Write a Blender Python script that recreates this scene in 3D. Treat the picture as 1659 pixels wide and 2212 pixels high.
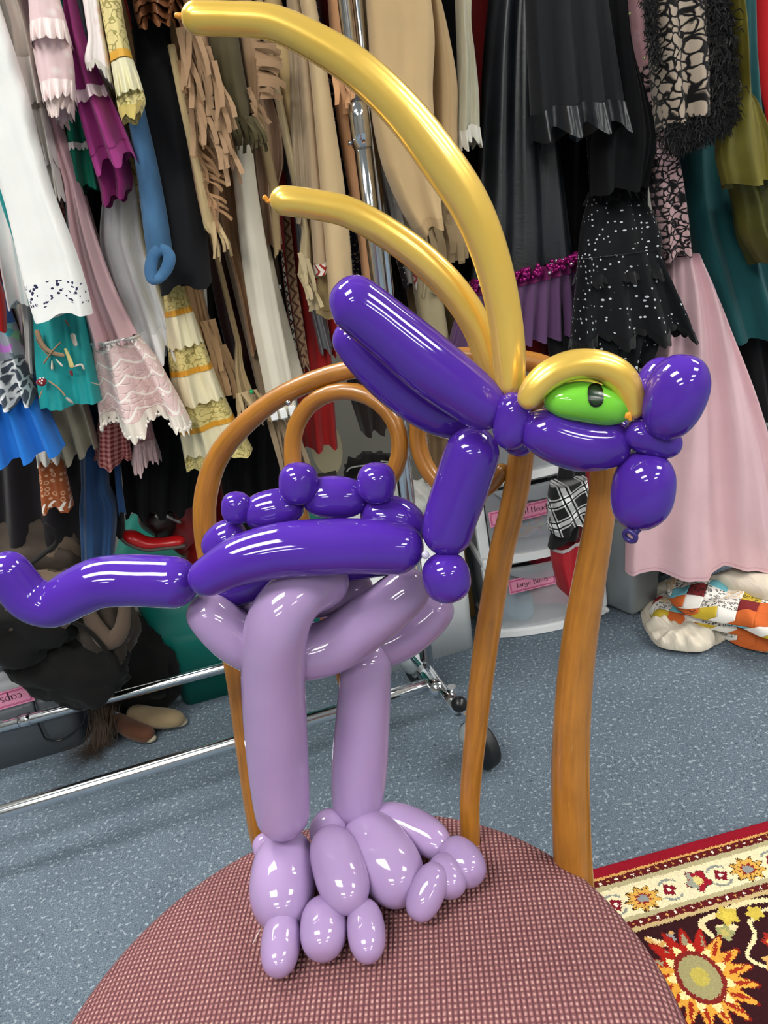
import bpy, math, random, zlib
import numpy as np
from mathutils import Vector, noise
random.seed(7)
for o in list(bpy.data.objects): bpy.data.objects.remove(o)
SC = bpy.context.scene; COL = SC.collection
PI = math.pi
# ------------------------------------------------------------------ camera
CH = .93; PITCH = math.radians(20); ROLL = math.radians(11); FPX = 1600.0
F_ = np.array([0, math.cos(PITCH), -math.sin(PITCH)])
R0 = np.array([1., 0, 0]); U0 = np.array([0, math.sin(PITCH), math.cos(PITCH)])
CR = math.cos(ROLL)*R0-math.sin(ROLL)*U0; CU = math.sin(ROLL)*R0+math.cos(ROLL)*U0
CP = np.array([0, 0, CH])
from mathutils import Matrix
cd = bpy.data.cameras.new('camera'); cam = bpy.data.objects.new('camera', cd); COL.objects.link(cam)
cd.sensor_fit = 'VERTICAL'; cd.sensor_height = 36; cd.lens = 36*FPX/2212; cd.clip_start = .02
cam.matrix_world = Matrix(((CR[0], CU[0], -F_[0], 0), (CR[1], CU[1], -F_[1], 0), (CR[2], CU[2], -F_[2], CH), (0, 0, 0, 1)))
SC.camera = cam
# ------------------------------------------------------------------ world, exposure
w = bpy.data.worlds.new('world'); SC.world = w; w.use_nodes = True
w.node_tree.nodes['Background'].inputs[0].default_value = (.9, .95, 1, 1)
w.node_tree.nodes['Background'].inputs[1].default_value = .25
vs = SC.view_settings; vs.view_transform = 'Standard'; vs.look = 'None'; vs.gamma = 1; vs.exposure = 1.0
try: vs.use_curve_mapping = False
except Exception: pass
LAMP = 12.0        # strength of the ceiling panels

# ------------------------------------------------------------------ picture point -> place
def ray(x, y): return F_+(x-829.5)/FPX*CR-(y-1106)/FPX*CU
def onZ(x, y, z):
    d = ray(x, y); return CP+d*((z-CH)/d[2])
def onY(x, y, Y0, s=.17):
    d = ray(x, y); return CP+d*(Y0/(d[1]-s*d[0]))
def dep(P): return float((np.array(P)-CP)@F_)
SL = .17
E1 = np.array([1, SL, 0.])/math.hypot(1, SL); N1 = np.array([E1[1], -E1[0], 0.])   # along the rack, towards the camera

# ------------------------------------------------------------------ materials
def srgb(h):
    if isinstance(h, str): c = [int(h[i:i+2], 16)/255 for i in (0, 2, 4)]
    else: c = [v/255 for v in h]
    return tuple(v/12.92 if v <= .04045 else ((v+.055)/1.055)**2.4 for v in c)+(1,)
class NG:
    def __init__(s, name):
        s.m = bpy.data.materials.new(name); s.m.use_nodes = True; s.t = s.m.node_tree
        s.b = s.t.nodes['Principled BSDF']
    def n(s, typ, **kw):
        nd = s.t.nodes.new(typ)
        for k, v in kw.items():
            if k.startswith('_'): setattr(nd, k[1:], v)
            else:
                key = int(k[1:]) if k[0] == 'i' and k[1:].isdigit() else k.replace('_', ' ')
                if isinstance(v, bpy.types.NodeSocket): s.t.links.new(v, nd.inputs[key])
                else: nd.inputs[key].default_value = v
        return nd
    def uv(s): return s.n('ShaderNodeUVMap').outputs[0]
    def obj(s): return s.n('ShaderNodeTexCoord').outputs['Object']
    def xyz(s, v):
        x = s.n('ShaderNodeSeparateXYZ', i0=v); return x.outputs[0], x.outputs[1], x.outputs[2]
    def mth(s, op, a, b=0., c=0.):
        return s.n('ShaderNodeMath', _operation=op, i0=a, i1=b, i2=c).outputs[0]
    def mix(s, f, a, b):
        nd = s.t.nodes.new('ShaderNodeMix'); nd.data_type = 'RGBA'
        for i, v in ((0, f), (6, a), (7, b)):
            if isinstance(v, bpy.types.NodeSocket): s.t.links.new(v, nd.inputs[i])
            else: nd.inputs[i].default_value = v
        return nd.outputs[2]
    def noise(s, v, sc, det=2., rough=.5): return s.n('ShaderNodeTexNoise', Vector=v, Scale=sc, Detail=det, Roughness=rough).outputs[0]
    def ramp(s, f, a, b): return s.n('ShaderNodeMapRange', i0=f, i1=a, i2=b).outputs[0]
    def set(s, k, v):
        if isinstance(v, bpy.types.NodeSocket): s.t.links.new(v, s.b.inputs[k])
        else: s.b.inputs[k].default_value = v
    def bump(s, h, st=.3, d=.002):
        s.set('Normal', s.n('ShaderNodeBump', Height=h, Strength=st, Distance=d).outputs[0])
def plain(name, col, rough=.5, metal=0., coat=0., spec=.5, alpha=1., trans=0.):
    g = NG(name); g.set('Base Color', srgb(col)); g.set('Roughness', rough); g.set('Metallic', metal)
    g.set('Coat Weight', coat); g.set('Specular IOR Level', spec); g.set('Alpha', alpha); g.set('Transmission Weight', trans); return g.m
FB = {}
def fabric(col, pat=None, col2=None, rough=.85, sheen=.15, k=1., name=None):
    key = (str(col), pat, str(col2), rough, k)
    if key in FB: return FB[key]
    g = NG(name or 'fabric_'+(pat or 'plain')); uv = g.uv(); u, v, _ = g.xyz(uv)
    c1 = srgb(col); c2 = srgb(col2) if col2 else c1
    n1 = g.noise(uv, 14*k, 3.); vary = g.ramp(n1, .3, .7)
    base = g.mix(g.mth('MULTIPLY', vary, .16), c1, tuple(x*.62 for x in c1[:3])+(1,)); h = g.noise(uv, 40., 4.)
    bs, bd = .35, .004
    if pat == 'lace':
        wv = g.n('ShaderNodeVectorMath', _operation='ADD', i0=uv, i1=g.n('ShaderNodeTexNoise', Vector=uv, Scale=40.).outputs[1]).outputs[0]
        wv = g.n('ShaderNodeVectorMath', _operation='MULTIPLY_ADD', i0=g.n('ShaderNodeTexNoise', Vector=uv, Scale=60.).outputs[1], i1=(.016, .016, 0), i2=uv).outputs[0]
        d = g.n('ShaderNodeTexVoronoi', _feature='DISTANCE_TO_EDGE', Vector=wv, Scale=62.*k).outputs[0]
        f = g.ramp(d, .13, .07); base = g.mix(f, base, c2); h = f; bs = .6
    elif pat == 'finelace':
        d = g.n('ShaderNodeTexVoronoi', _feature='DISTANCE_TO_EDGE', Vector=uv, Scale=90.*k).outputs[0]
        sc = g.mth('ABSOLUTE', g.mth('SINE', g.mth('MULTIPLY', u, 95.)))
        vv = g.mth('FRACT', g.mth('MULTIPLY', g.mth('SUBTRACT', v, g.mth('MULTIPLY', sc, .012)), 40.))
        ln = g.mth('LESS_THAN', vv, .14)
        dots = g.mth('LESS_THAN', g.n('ShaderNodeTexVoronoi', Vector=uv, Scale=70.).outputs[0], .2)
        f = g.mth('MAXIMUM', g.mth('MULTIPLY', dots, .7), ln); f = g.mth('MAXIMUM', f, g.mth('MULTIPLY', g.ramp(d, .1, .02), .25))
        base = g.mix(f, base, c2); h = f; bs = .8
    elif pat == 'dots':
        d = g.n('ShaderNodeTexVoronoi', Vector=uv, Scale=100.*k, Randomness=.5).outputs[0]
        base = g.mix(g.mth('LESS_THAN', d, .2), base, c2)
    elif pat == 'speckle':
        d = g.n('ShaderNodeTexVoronoi', Vector=uv, Scale=190.*k).outputs[0]
        m = g.mth('MULTIPLY', g.mth('LESS_THAN', d, .36), g.mth('GREATER_THAN', g.noise(uv, 60.), .42))
        base = g.mix(m, base, c2)
    elif pat == 'gingham':
        a = g.mth('LESS_THAN', g.mth('FRACT', g.mth('MULTIPLY', u, 130.*k)), .5); b = g.mth('LESS_THAN', g.mth('FRACT', g.mth('MULTIPLY', v, 130.*k)), .5)
        base = g.mix(g.mth('MULTIPLY', g.mth('ADD', a, b), .5), base, c2)
    elif pat == 'plaid':
        u, v, _ = g.xyz(g.n('ShaderNodeVectorRotate', _rotation_type='Z_AXIS', Vector=uv, Angle=.35).outputs[0])
        a = g.mth('FRACT', g.mth('MULTIPLY', u, 24.)); b = g.mth('FRACT', g.mth('MULTIPLY', v, 24.))
        A = g.mth('LESS_THAN', g.mth('ABSOLUTE', g.mth('SUBTRACT', a, .5)), .24); B = g.mth('LESS_THAN', g.mth('ABSOLUTE', g.mth('SUBTRACT', b, .5)), .24)
        base = g.mix(g.mth('MULTIPLY', g.mth('ADD', A, B), .5), srgb('141416'), srgb('f4f4f4'))
        for q in (a, b):
            for c in (.36, .64): base = g.mix(g.mth('LESS_THAN', g.mth('ABSOLUTE', g.mth('SUBTRACT', q, c)), .035), base, srgb('0c0c0e'))
    elif pat == 'squiggle':
        nn = g.noise(uv, 100.*k, 1.); f = g.mth('LESS_THAN', g.mth('ABSOLUTE', g.mth('SUBTRACT', nn, .5)), .03)
        base = g.mix(g.mth('MULTIPLY', f, .75), base, c2); h = nn; bs = .5
    elif pat == 'crinkle':
        h = g.noise(g.n('ShaderNodeVectorMath', _operation='MULTIPLY', i0=uv, i1=(1, .12, 1)).outputs[0], 90., 3.); bs = .9
        base = g.mix(g.ramp(h, .35, .7), tuple(x*.8 for x in c1[:3])+(1,), base)
    elif pat == 'zigzag':
        z = g.mth('ABSOLUTE', g.mth('SUBTRACT', g.mth('FRACT', g.mth('MULTIPLY', v, 45.*k)), .5))
        zz = g.mth('ADD', g.mth('MULTIPLY', u, 90.*k), g.mth('MULTIPLY', z, 1.6))
        f = g.mth('LESS_THAN', g.mth('FRACT', zz), .38); base = g.mix(f, base, c2); h = f; bs = .7
    elif pat == 'rings':
        d = g.n('ShaderNodeTexVoronoi', Vector=uv, Scale=95.*k, Randomness=.5).outputs[0]
        f = g.mth('LESS_THAN', g.mth('ABSOLUTE', g.mth('SUBTRACT', d, .3)), .08); base = g.mix(g.mth('MULTIPLY', f, .7), base, c2)
    elif pat == 'flower':
        d = g.n('ShaderNodeTexVoronoi', Vector=uv, Scale=60.*k).outputs[0]
        base = g.mix(g.mth('MULTIPLY', g.ramp(d, .4, .15), .6), base, c2)
    elif pat == 'denim':
        t = g.noise(g.n('ShaderNodeVectorMath', _operation='MULTIPLY', i0=uv, i1=(1, .3, 1)).outputs[0], 30., 4.)
        base = g.mix(g.ramp(t, .35, .7), base, c2)
    elif pat == 'print':
        nn = g.n('ShaderNodeTexVoronoi', Vector=uv, Scale=40.*k).outputs[1]
        base = g.mix(g.mth('GREATER_THAN', g.noise(uv, 50.*k, 1.), .5), g.mix(.5, base, nn), c2)
    elif pat == 'leather':
        t = g.noise(uv, 12., 4.); base = g.mix(g.ramp(t, .3, .75), base, c2); h = g.noise(uv, 200., 2.); bd = .001
    g.set('Base Color', base); g.set('Roughness', rough); g.set('Sheen Weight', sheen if rough > .6 else 0.)
    g.set('Specular IOR Level', .25 if rough > .6 else .5)
    g.bump(h, bs, bd); FB[key] = g.m; return g.m

# ------------------------------------------------------------------ mesh helpers
def mesh(name, verts, faces, mat=None, parent=None, uvs=None, smooth=True, mats=None, mi=None):
    me = bpy.data.meshes.new(name); me.from_pydata([tuple(map(float, v)) for v in verts], [], [tuple(f) for f in faces])
    if uvs is not None:
        ul = me.uv_layers.new(name='UVMap'); idx = np.empty(len(me.loops), dtype=np.int32); me.loops.foreach_get('vertex_index', idx)
        ul.data.foreach_set('uv', np.asarray(uvs, dtype=np.float32)[idx].ravel())
    if mats:
        for m in mats: me.materials.append(m)
        me.polygons.foreach_set('material_index', mi)
    elif mat: me.materials.append(mat)
    if smooth: me.polygons.foreach_set('use_smooth', [True]*len(me.polygons))
    me.update(); o = bpy.data.objects.new(name, me); COL.objects.link(o)
    if parent is not None: put(o, parent)
    return o
def put(o, parent):
    o.parent = parent; o.matrix_parent_inverse = parent.matrix_world.inverted() if parent.type != 'EMPTY' else Matrix.Translation(-Vector(parent.location))
def tag(o, label=None, cat=None, group=None, kind=None):
    for k, v in (('label', label), ('category', cat), ('group', group), ('kind', kind)):
        if v: o[k] = v
    return o
def thing(name, label, cat, loc, group=None):
    o = bpy.data.objects.new(name, None); COL.objects.link(o); o.location = Vector(loc); o.empty_display_size = .05
    return tag(o, label, cat, group)
def catmull(P, n, closed=False):
    P = np.asarray(P, float); m = len(P)
    if m == 2: t = np.linspace(0, 1, n)[:, None]; return P[0]*(1-t)+P[1]*t
    seg = np.linalg.norm(np.diff(P[:, :3], axis=0), axis=1)**.5; s = np.r_[0, np.cumsum(np.maximum(seg, 1e-5))]
    # hermite with finite-difference tangents on chord parameter
    T = np.empty_like(P)
    for i in range(m):
        if i == 0: T[i] = (P[1]-P[0])/(s[1]-s[0])
        elif i == m-1: T[i] = (P[-1]-P[-2])/(s[-1]-s[-2])
        else: T[i] = (P[i+1]-P[i-1])/(s[i+1]-s[i-1])
    out = []
    for t in np.linspace(0, s[-1], n):
        i = min(max(np.searchsorted(s, t)-1, 0), m-2); h = s[i+1]-s[i]; q = (t-s[i])/h
        out.append((2*q**3-3*q*q+1)*P[i]+(q**3-2*q*q+q)*h*T[i]+(-2*q**3+3*q*q)*P[i+1]+(q**3-q*q)*h*T[i+1])
    return np.array(out)
def tube_geo(P, R, ns=28, seg=16, caps=(1, 1), flat=1., egg=0.):
    """tube through points P with radii R; caps 1 = rounded like a balloon, 0 = flat"""
    PR = catmull(np.c_[np.asarray(P, float), np.asarray(R, float)], ns*3); C = PR[:, :3]; r = PR[:, 3]
    s = np.r_[0, np.cumsum(np.linalg.norm(np.diff(C, axis=0), axis=1))]; L = s[-1]
    # resample with density at the ends
    t = np.linspace(0, 1, ns); t = .5-.5*np.cos(PI*t) if any(caps) else t
    q = t*L; C2 = np.array([np.interp(q, s, C[:, k]) for k in range(3)]).T; r2 = np.interp(q, s, r)
    if egg: r2 = (r2*.35+np.max(r)*.65)*(1-np.abs(2*t-1)**egg)**(1/egg); caps = (0, 0)
    if caps[0]: re = min(r2[0], L*.5) ; x = np.clip(q/re, 0, 1); r2 = r2*np.sqrt(np.clip(1-(1-x)**2, 0, 1))
    if caps[1]: re = min(r[-1], L*.5); x = np.clip((L-q)/re, 0, 1); r2 = r2*np.sqrt(np.clip(1-(1-x)**2, 0, 1))
    T = np.gradient(C2, q+np.arange(ns)*1e-9, axis=0); T /= np.linalg.norm(T, axis=1)[:, None]+1e-12
    a = np.cross(T[0], [0, 0, 1.]); a = a if np.linalg.norm(a) > .2 else np.cross(T[0], [0, 1., 0]); a /= np.linalg.norm(a)
    V = []; UV = []
    for i in range(ns):
        a = a-T[i]*(a@T[i]); a /= np.linalg.norm(a); b = np.cross(T[i], a)
        for j in range(seg):
            th = 2*PI*j/seg; V.append(C2[i]+max(r2[i], 1e-4)*(math.cos(th)*a+flat*math.sin(th)*b)); UV.append((q[i], j/seg*2*PI*max(float(np.max(r)), 1e-4)))
    Fc = [(i*seg+j, i*seg+(j+1) % seg, (i+1)*seg+(j+1) % seg, (i+1)*seg+j) for i in range(ns-1) for j in range(seg)]
    Fc += [tuple(range(seg))[::-1], tuple((ns-1)*seg+j for j in range(seg))]
    return V, Fc, UV
def tube(name, P, R, mat, parent=None, **kw):
    V, Fc, UV = tube_geo(P, R, **kw); return mesh(name, V, Fc, mat, parent, UV)
class MB:
    def __init__(s): s.V = []; s.F = []; s.U = []; s.m = []
    def add(s, V, Fc, U=None, mi=0):
        n = len(s.V); s.V += [tuple(v) for v in V]; s.F += [tuple(i+n for i in f) for f in Fc]; s.U += list(U) if U is not None else [(v[0], v[2]) for v in V]; s.m += [mi]*len(Fc)
    def box(s, c, h, ax=None, bev=0., taper=1., mi=0):
        c = np.array(c, float); A = np.eye(3) if ax is None else np.array(ax, float); h = np.array(h, float); b = min(bev, min(h)*.95)
        if b <= 0:
            V = [c+A[0]*h[0]*x*(1 if z > 0 else taper)+A[1]*h[1]*y*(1 if z > 0 else taper)+A[2]*h[2]*z for x in (-1, 1) for y in (-1, 1) for z in (-1, 1)]
            s.add(V, [(0, 1, 3, 2), (4, 6, 7, 5), (0, 4, 5, 1), (2, 3, 7, 6), (0, 2, 6, 4), (1, 5, 7, 3)], None, mi); return
        # rounded vertical edges + chamfered top and bottom
        ring = []
        for (sx, sy, a0) in ((1, 1, 0), (-1, 1, 90), (-1, -1, 180), (1, -1, 270)):
            for k in range(4):
                a = math.radians(a0+30*k); ring.append((sx, sy, math.cos(a), math.sin(a)))
        V = []; lv = [(-1, .0, taper), (-1, 1., taper), (1, 1., 1), (1, .0, 1)]
        for (z, o, tp) in lv:
            zz = h[2]*z-(0 if o == 0 else z*b)
            for (sx, sy, cx, cy) in ring:
                V.append(c+A[0]*(sx*(h[0]*tp-b)+cx*b*o*1.+(0 if o else 0))+A[1]*(sy*(h[1]*tp-b)+cy*b*o)+A[2]*zz)
        n = 16; Fc = [(i*n+j, i*n+(j+1) % n, (i+1)*n+(j+1) % n, (i+1)*n+j) for i in range(3) for j in range(n)]
        Fc += [tuple(range(n))[::-1], tuple(3*n+j for j in range(n))]; s.add(V, Fc, None, mi)
    def tube(s, P, R, mi=0, **kw):
        V, Fc, U = tube_geo(P, R, **kw); s.add(V, Fc, U, mi)
    def build(s, name, mat, parent=None, smooth=False, mats=None):
        return mesh(name, s.V, s.F, mat, parent, s.U, smooth, mats, s.m if mats else None)
AXR = np.array([E1, -N1, [0, 0, 1]])

# ------------------------------------------------------------------ shared materials
g = NG('chrome'); g.set('Base Color', (.75, .77, .8, 1)); g.set('Metallic', 1.); g.set('Roughness', .12); CHROME = g.m
BLACKP = plain('black_plastic', '17181a', .3)
def wood_mat():
    g = NG('lacquered_bentwood'); uv = g.uv(); st = g.n('ShaderNodeVectorMath', _operation='MULTIPLY', i0=uv, i1=(6, 60, 1)).outputs[0]
    a = g.noise(st, 4., 4.); b = g.noise(g.obj(), 20., 3.)
    c = g.mix(g.ramp(a, .3, .7), srgb('ab7022'), srgb('8a5818')); c = g.mix(g.mth('MULTIPLY', g.ramp(b, .45, .75), .45), c, srgb('c98636'))
    wr = g.mth('MULTIPLY', g.ramp(g.noise(st, 9., 3.), .66, .74), .35); c = g.mix(wr, c, srgb('d2a468'))
    g.set('Base Color', c); g.set('Roughness', .34); g.set('Coat Weight', .5); g.set('Coat Roughness', .12)
    g.bump(g.noise(st, 14., 3.), .12, .001); return g.m
WOOD = wood_mat()

# ------------------------------------------------------------------ the room shell
def carpet():
    g = NG('blue_carpet'); o = g.obj(); a = g.noise(o, 450., 2.); b = g.noise(o, 9., 4.); c = g.noise(o, 150., 3.)
    base = g.mix(g.ramp(a, .3, .7), srgb('51616f'), srgb('8b9aa6')); base = g.mix(g.mth('MULTIPLY', g.ramp(b, .35, .7), .35), base, srgb('56626e'))
    base = g.mix(g.mth('MULTIPLY', g.ramp(c, .58, .66), .75), base, srgb('b9c6cf')); base = g.mix(g.mth('MULTIPLY', g.ramp(c, .38, .3), .6), base, srgb('2e3842'))
    g.set('Base Color', base); g.set('Roughness', .95); g.set('Specular IOR Level', .1); g.bump(g.mth('ADD', c, a), .9, .004); return g.m
def slab(name, c, h, mat, ax=None):
    b = MB(); b.box(c, h, ax); o = b.build(name, mat); o['kind'] = 'structure'; return o
WALL = plain('painted_wall', '85827a', .8); CEIL = plain('ceiling_tile', 'd8d6cf', .9)
XC = .0; HX, HY = 3.6, 3.6; yb = 1.98      # rack-aligned room
def rp(a, b, z): return E1*a+np.array([-E1[1], E1[0], 0])*b+np.array([0, 0, z])
slab('floor', rp(0, -1.6, -.05), (HX, HY, .05), carpet(), AXR)
slab('ceiling', rp(0, -1.6, 2.65), (HX, HY, .05), CEIL, AXR)
slab('wall_back', rp(0, yb+.05, 1.3), (HX, .05, 1.3), WALL, AXR)
slab('wall_front', rp(0, -5.25, 1.3), (HX, .05, 1.3), WALL, AXR)
slab('wall_left', rp(-HX-.05, -1.6, 1.3), (.05, HY, 1.3), WALL, AXR)
slab('wall_right', rp(HX+.05, -1.6, 1.3), (.05, HY, 1.3), WALL, AXR)
slab('baseboard_back', rp(0, yb-.008, .05), (HX, .008, .05), plain('vinyl_base', '3a3630', .6), AXR)
# ceiling panels (behind and above the camera: the balloons mirror them)
g = NG('lamp_diffuser'); g.set('Base Color', (0, 0, 0, 1)); g.set('Emission Color', (1, .985, .95, 1)); g.set('Emission Strength', LAMP); DIFF = g.m
FRM = plain('white_metal_frame', 'e8e8e4', .5)
for ci, cx in enumerate((-.9, 2.3)):
    for k in range(4):
        cy = 1.25-1.75*k
        t = thing('ceiling_light', 'recessed ceiling light panel in the %s row, %s' % (('left', 'right')[ci], ('above the clothes', 'just in front of the clothes', 'behind the chair', 'farthest from the clothes')[k]), 'ceiling light', (cx, cy, 2.59), 'ceiling light panels')
        b = MB()
        for sx, sy, hx, hy in ((0, -.3, .62, .02), (0, .3, .62, .02), (-.6, 0, .02, .28), (.6, 0, .02, .28)): b.box((cx+sx, cy+sy, 2.585), (hx, hy, .015))
        b.build('frame', FRM, t); b = MB(); b.box((cx, cy, 2.59), (.58, .28, .006)); b.build('diffuser', DIFF, t)
# ------------------------------------------------------------------ the bentwood chair
SEATC = np.array([-.088, .324]); SEATR = .208; SZ = .452
chair = thing('bentwood_chair', 'honey brown bentwood cafe chair with looped back and round mauve woven seat', 'chair', (SEATC[0], SEATC[1], 0))
A_ = onZ(1240, 1880, .45); B_ = onZ(560, 1800, .45); eN = (A_-B_)/np.linalg.norm(A_-B_)
nB = np.cross(eN, [0, 0, 1.]); nB = -nB if nB[1] < 0 else nB; upB = np.array([0, 0, 1.])+nB*.2; mB = np.cross(eN, upB)
def onB(x, y, off=0.):
    d = ray(x, y); t = ((A_-CP)@mB)/(d@mB); P = CP+d*t; return P+nB*off
def pr(P, r): return r*dep(P)/FPX
def ptube(name, pts, mat, parent, fn, **kw):
    P = [fn(x, y) for x, y, r in pts]; R = [pr(p, q[2]) for p, q in zip(P, pts)]
    return tube(name, P, R, mat, parent, **kw)
ho = [(562, 1800, 24), (534, 1620, 24), (508, 1440, 24), (466, 1270, 24), (445, 1160, 25), (443, 1080, 25), (467, 995, 24), (520, 925, 23), (600, 860, 22), (700, 814, 21), (805, 790, 20), (920, 776, 20), (1040, 770, 21), (1150, 783, 23), (1230, 820, 25), (1285, 900, 27), (1304, 1000, 29), (1298, 1100, 31), (1275, 1240, 35), (1252, 1380, 38), (1238, 1520, 39), (1232, 1680, 41), (1238, 1870, 41)]
P = [onB(x, y) for x, y, r in ho]; R = [pr(p, q[2]) for p, q in zip(P, ho)]
# the hoop runs on below the seat as the two rear legs
lo = P[0]+np.array([0, 0, -.06]); ro = P[-1]+np.array([0, 0, -.06])
lf = np.array([lo[0]-.03, lo[1]+.05, .0]); rf = np.array([ro[0]+.045, ro[1]+.03, .0])
P = [lf, (lf+lo)/2+np.array([.01, -.008, 0]), lo]+P+[ro, (rf+ro)/2-np.array([.015, .006, 0]), rf]
R = [.009, .0115, R[0]]+R+[R[-1], .0135, .010]
tube('back_hoop', P, R, WOOD, chair, ns=150, seg=20, caps=(0, 0))
l_ = [(818, 1860, 19), (815, 1790, 19), (805, 1700, 19), (760, 1500, 19), (700, 1280, 19), (655, 1120, 19), (638, 1010, 19), (640, 930, 19), (667, 878, 19), (708, 850, 19), (755, 842, 19), (803, 855, 19), (843, 888, 19), (865, 935, 19), (865, 985, 19), (845, 1030, 19), (810, 1062, 18), (765, 1078, 17), (715, 1070, 17), (672, 1040, 16), (650, 1000, 14)]
r_ = [(1020, 1880, 20), (1018, 1790, 21), (1017, 1720, 22), (1027, 1600, 24), (1050, 1400, 27), (1083, 1200, 27), (1112, 1080, 28), (1128, 980, 28), (1135, 900, 26), (1110, 835, 23), (1055, 800, 21), (1000, 800, 19), (950, 825, 19), (918, 870, 19), (906, 920, 19), (910, 970, 19), (930, 1015, 19), (965, 1050, 19), (1010, 1065, 19), (1060, 1045, 18), (1095, 1000, 16)]
for s_ in (l_, r_): ptube('back_scroll', s_, WOOD, chair, lambda x, y: onB(x, y, -.004), ns=90, seg=18, caps=(1, 1))
# small screws where the scroll meets the hoop
for q in ((822, 812), (640, 860)):
    c = onB(*q, -.012); tube('screw', [c, c-nB*.004], [.002, .002], CHROME, chair, ns=3, seg=8, caps=(0, 0))
# seat ring, cushion
def ringgeo(prof, n=96, c=SEATC):
    V = []; m = len(prof)
    for i in range(n):
        a = 2*PI*i/n
        for r, z in prof: V.append((c[0]+r*math.cos(a), c[1]+r*math.sin(a), z))
    Fc = [(i*m+k, ((i+1) % n)*m+k, ((i+1) % n)*m+(k+1) % m, i*m+(k+1) % m) for i in range(n) for k in range(m)]
    return V, Fc
V, Fc = ringgeo([(.175, .405), (.198, .403), (.206, .409), (.207, .425), (.203, .436), (.175, .438)])
mesh('seat_ring', V, Fc, WOOD, chair, [(v[0], v[1]) for v in V])
def weave():
    g = NG('mauve_basket_weave'); o = g.n('ShaderNodeVectorRotate', _rotation_type='Z_AXIS', Vector=g.obj(), Angle=.10).outputs[0]; x, y, z = g.xyz(o)
    p = 1/.0036; q = 1/.0040
    def cell(v, k): return g.mth('ABSOLUTE', g.mth('SUBTRACT', g.mth('FRACT', g.mth('MULTIPLY', v, k)), .5))
    cx = cell(x, p); cy = cell(y, q)              # 0 mid cell .. .5 at its edge
    kn = g.mth('MULTIPLY', g.ramp(cx, .42, .12), g.ramp(cy, .45, .1))       # raised knots
    rib = g.ramp(cx, .5, .25)
    n = g.noise(g.obj(), 500., 2.); big = g.noise(g.obj(), 6., 2.)
    c = g.mix(kn, srgb('70464b'), srgb('b98683')); c = g.mix(g.mth('MULTIPLY', g.mth('MULTIPLY', kn, g.ramp(n, .45, .65)), .7), c, srgb('dab4a6'))
    c = g.mix(g.mth('MULTIPLY', g.ramp(cx, .36, .48), .55), c, srgb('5a2e38')); c = g.mix(g.mth('MULTIPLY', big, .2), c, srgb('8f5c5c'))
    g.set('Base Color', c); g.set('Roughness', .9); g.set('Specular IOR Level', .15); g.bump(g.mth('ADD', g.mth('MULTIPLY', kn, .7), g.mth('MULTIPLY', rib, .5)), .9, .0016); return g.m
V = []; n = 128; prof = [(0, .473), (.03, .473), (.07, .4725), (.11, .4715), (.145, .4702), (.17, .4688), (.188, .4663), (.200, .4625), (.208, .4560), (.2115, .448), (.208, .441), (.17, .44)]
for r, z in prof:
    for i in range(n): V.append((SEATC[0]+max(r, .0005)*math.cos(2*PI*i/n), SEATC[1]+max(r, .0005)*math.sin(2*PI*i/n), z))
Fc = [(k*n+i, (k+1)*n+i, (k+1)*n+(i+1) % n, k*n+(i+1) % n) for k in range(len(prof)-1) for i in range(n)]+[tuple(range(n))[::-1]]
mesh('seat_cushion', V, Fc, weave(), chair, [(v[0], v[1]) for v in V])
for sx in (-1, 1):
    t0 = np.array([SEATC[0]+sx*.145-.02, SEATC[1]-.12, .41]); t1 = t0*[1, 1, 0]+np.array([sx*.035, -.04, 0])
    tube('front_leg', [t0, (t0+t1)/2+np.array([sx*.004, 0, 0]), t1], [.0155, .0135, .0095], WOOD, chair, ns=20, seg=16, caps=(0, 0))
V, Fc = ringgeo([(.150, .20), (.157, .193), (.164, .20), (.157, .207)], 64); mesh('stretcher_ring', V, Fc, WOOD, chair, [(v[0], v[1]) for v in V])
seatz = lambda x, y: float(np.interp(math.hypot(x-SEATC[0], y-SEATC[1]), [p[0] for p in prof[:9]], [p[1] for p in prof[:9]]))
# loose thread on the seat
c = onZ(545, 2040, .4735); th = tube('thread', [c, c+np.array([.004, .006, .002]), c+np.array([.006, .013, .0005])], [.0003]*3, plain('white_thread', 'e8ddd8', .6), None, ns=8, seg=6); tag(th, 'tiny white thread lying on the mauve seat left of the toes', 'thread')

# ------------------------------------------------------------------ the balloon creature
def latex(name, col, col2=None, rough=.07, metal=0., sub=0., coat=0., spec=.5):
    g = NG(name); n = g.noise(g.obj(), 18., 2.); c = srgb(col)
    g.set('Base Color', g.mix(g.mth('MULTIPLY', g.ramp(n, .35, .7), .35), c, srgb(col2 or col))); g.set('Roughness', rough); g.set('Metallic', metal); g.set('Coat Weight', coat); g.set('Coat Roughness', .05)
    g.set('Subsurface Weight', sub); g.set('Subsurface Radius', (.02, .01, .03)); g.set('Subsurface Scale', .4); g.set('Specular IOR Level', spec); return g.m
PUR = latex('purple_latex', '4a2798', '552ea6', .06, spec=.6)
LAV = latex('lavender_latex', 'a58cb6', '967cab', .07, sub=.15, spec=.55)
GOLD = latex('pearl_gold_latex', 'f6cb5a', 'fad878', .27, metal=.5, coat=.6)
GREEN = latex('lime_latex', '72c63c', '86d450', .07)
INK = plain('black_ink', '0d100d', .25)
dragon = thing('balloon_dinosaur', 'twisted balloon dinosaur with purple body, lavender legs and gold crests standing on the chair seat', 'balloon animal', (-.1, .43, .465))
EGG = ('chin_bubble', 'nostril_bubble', 'foot_bubble', 'toe', 'spine_bubble', 'spine_ball', 'chest_ball', 'nose_bubble', 'cheek_bubble', 'eye')
def fy(Y0): return lambda x, y: onY(x, y, Y0, 0.)
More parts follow.
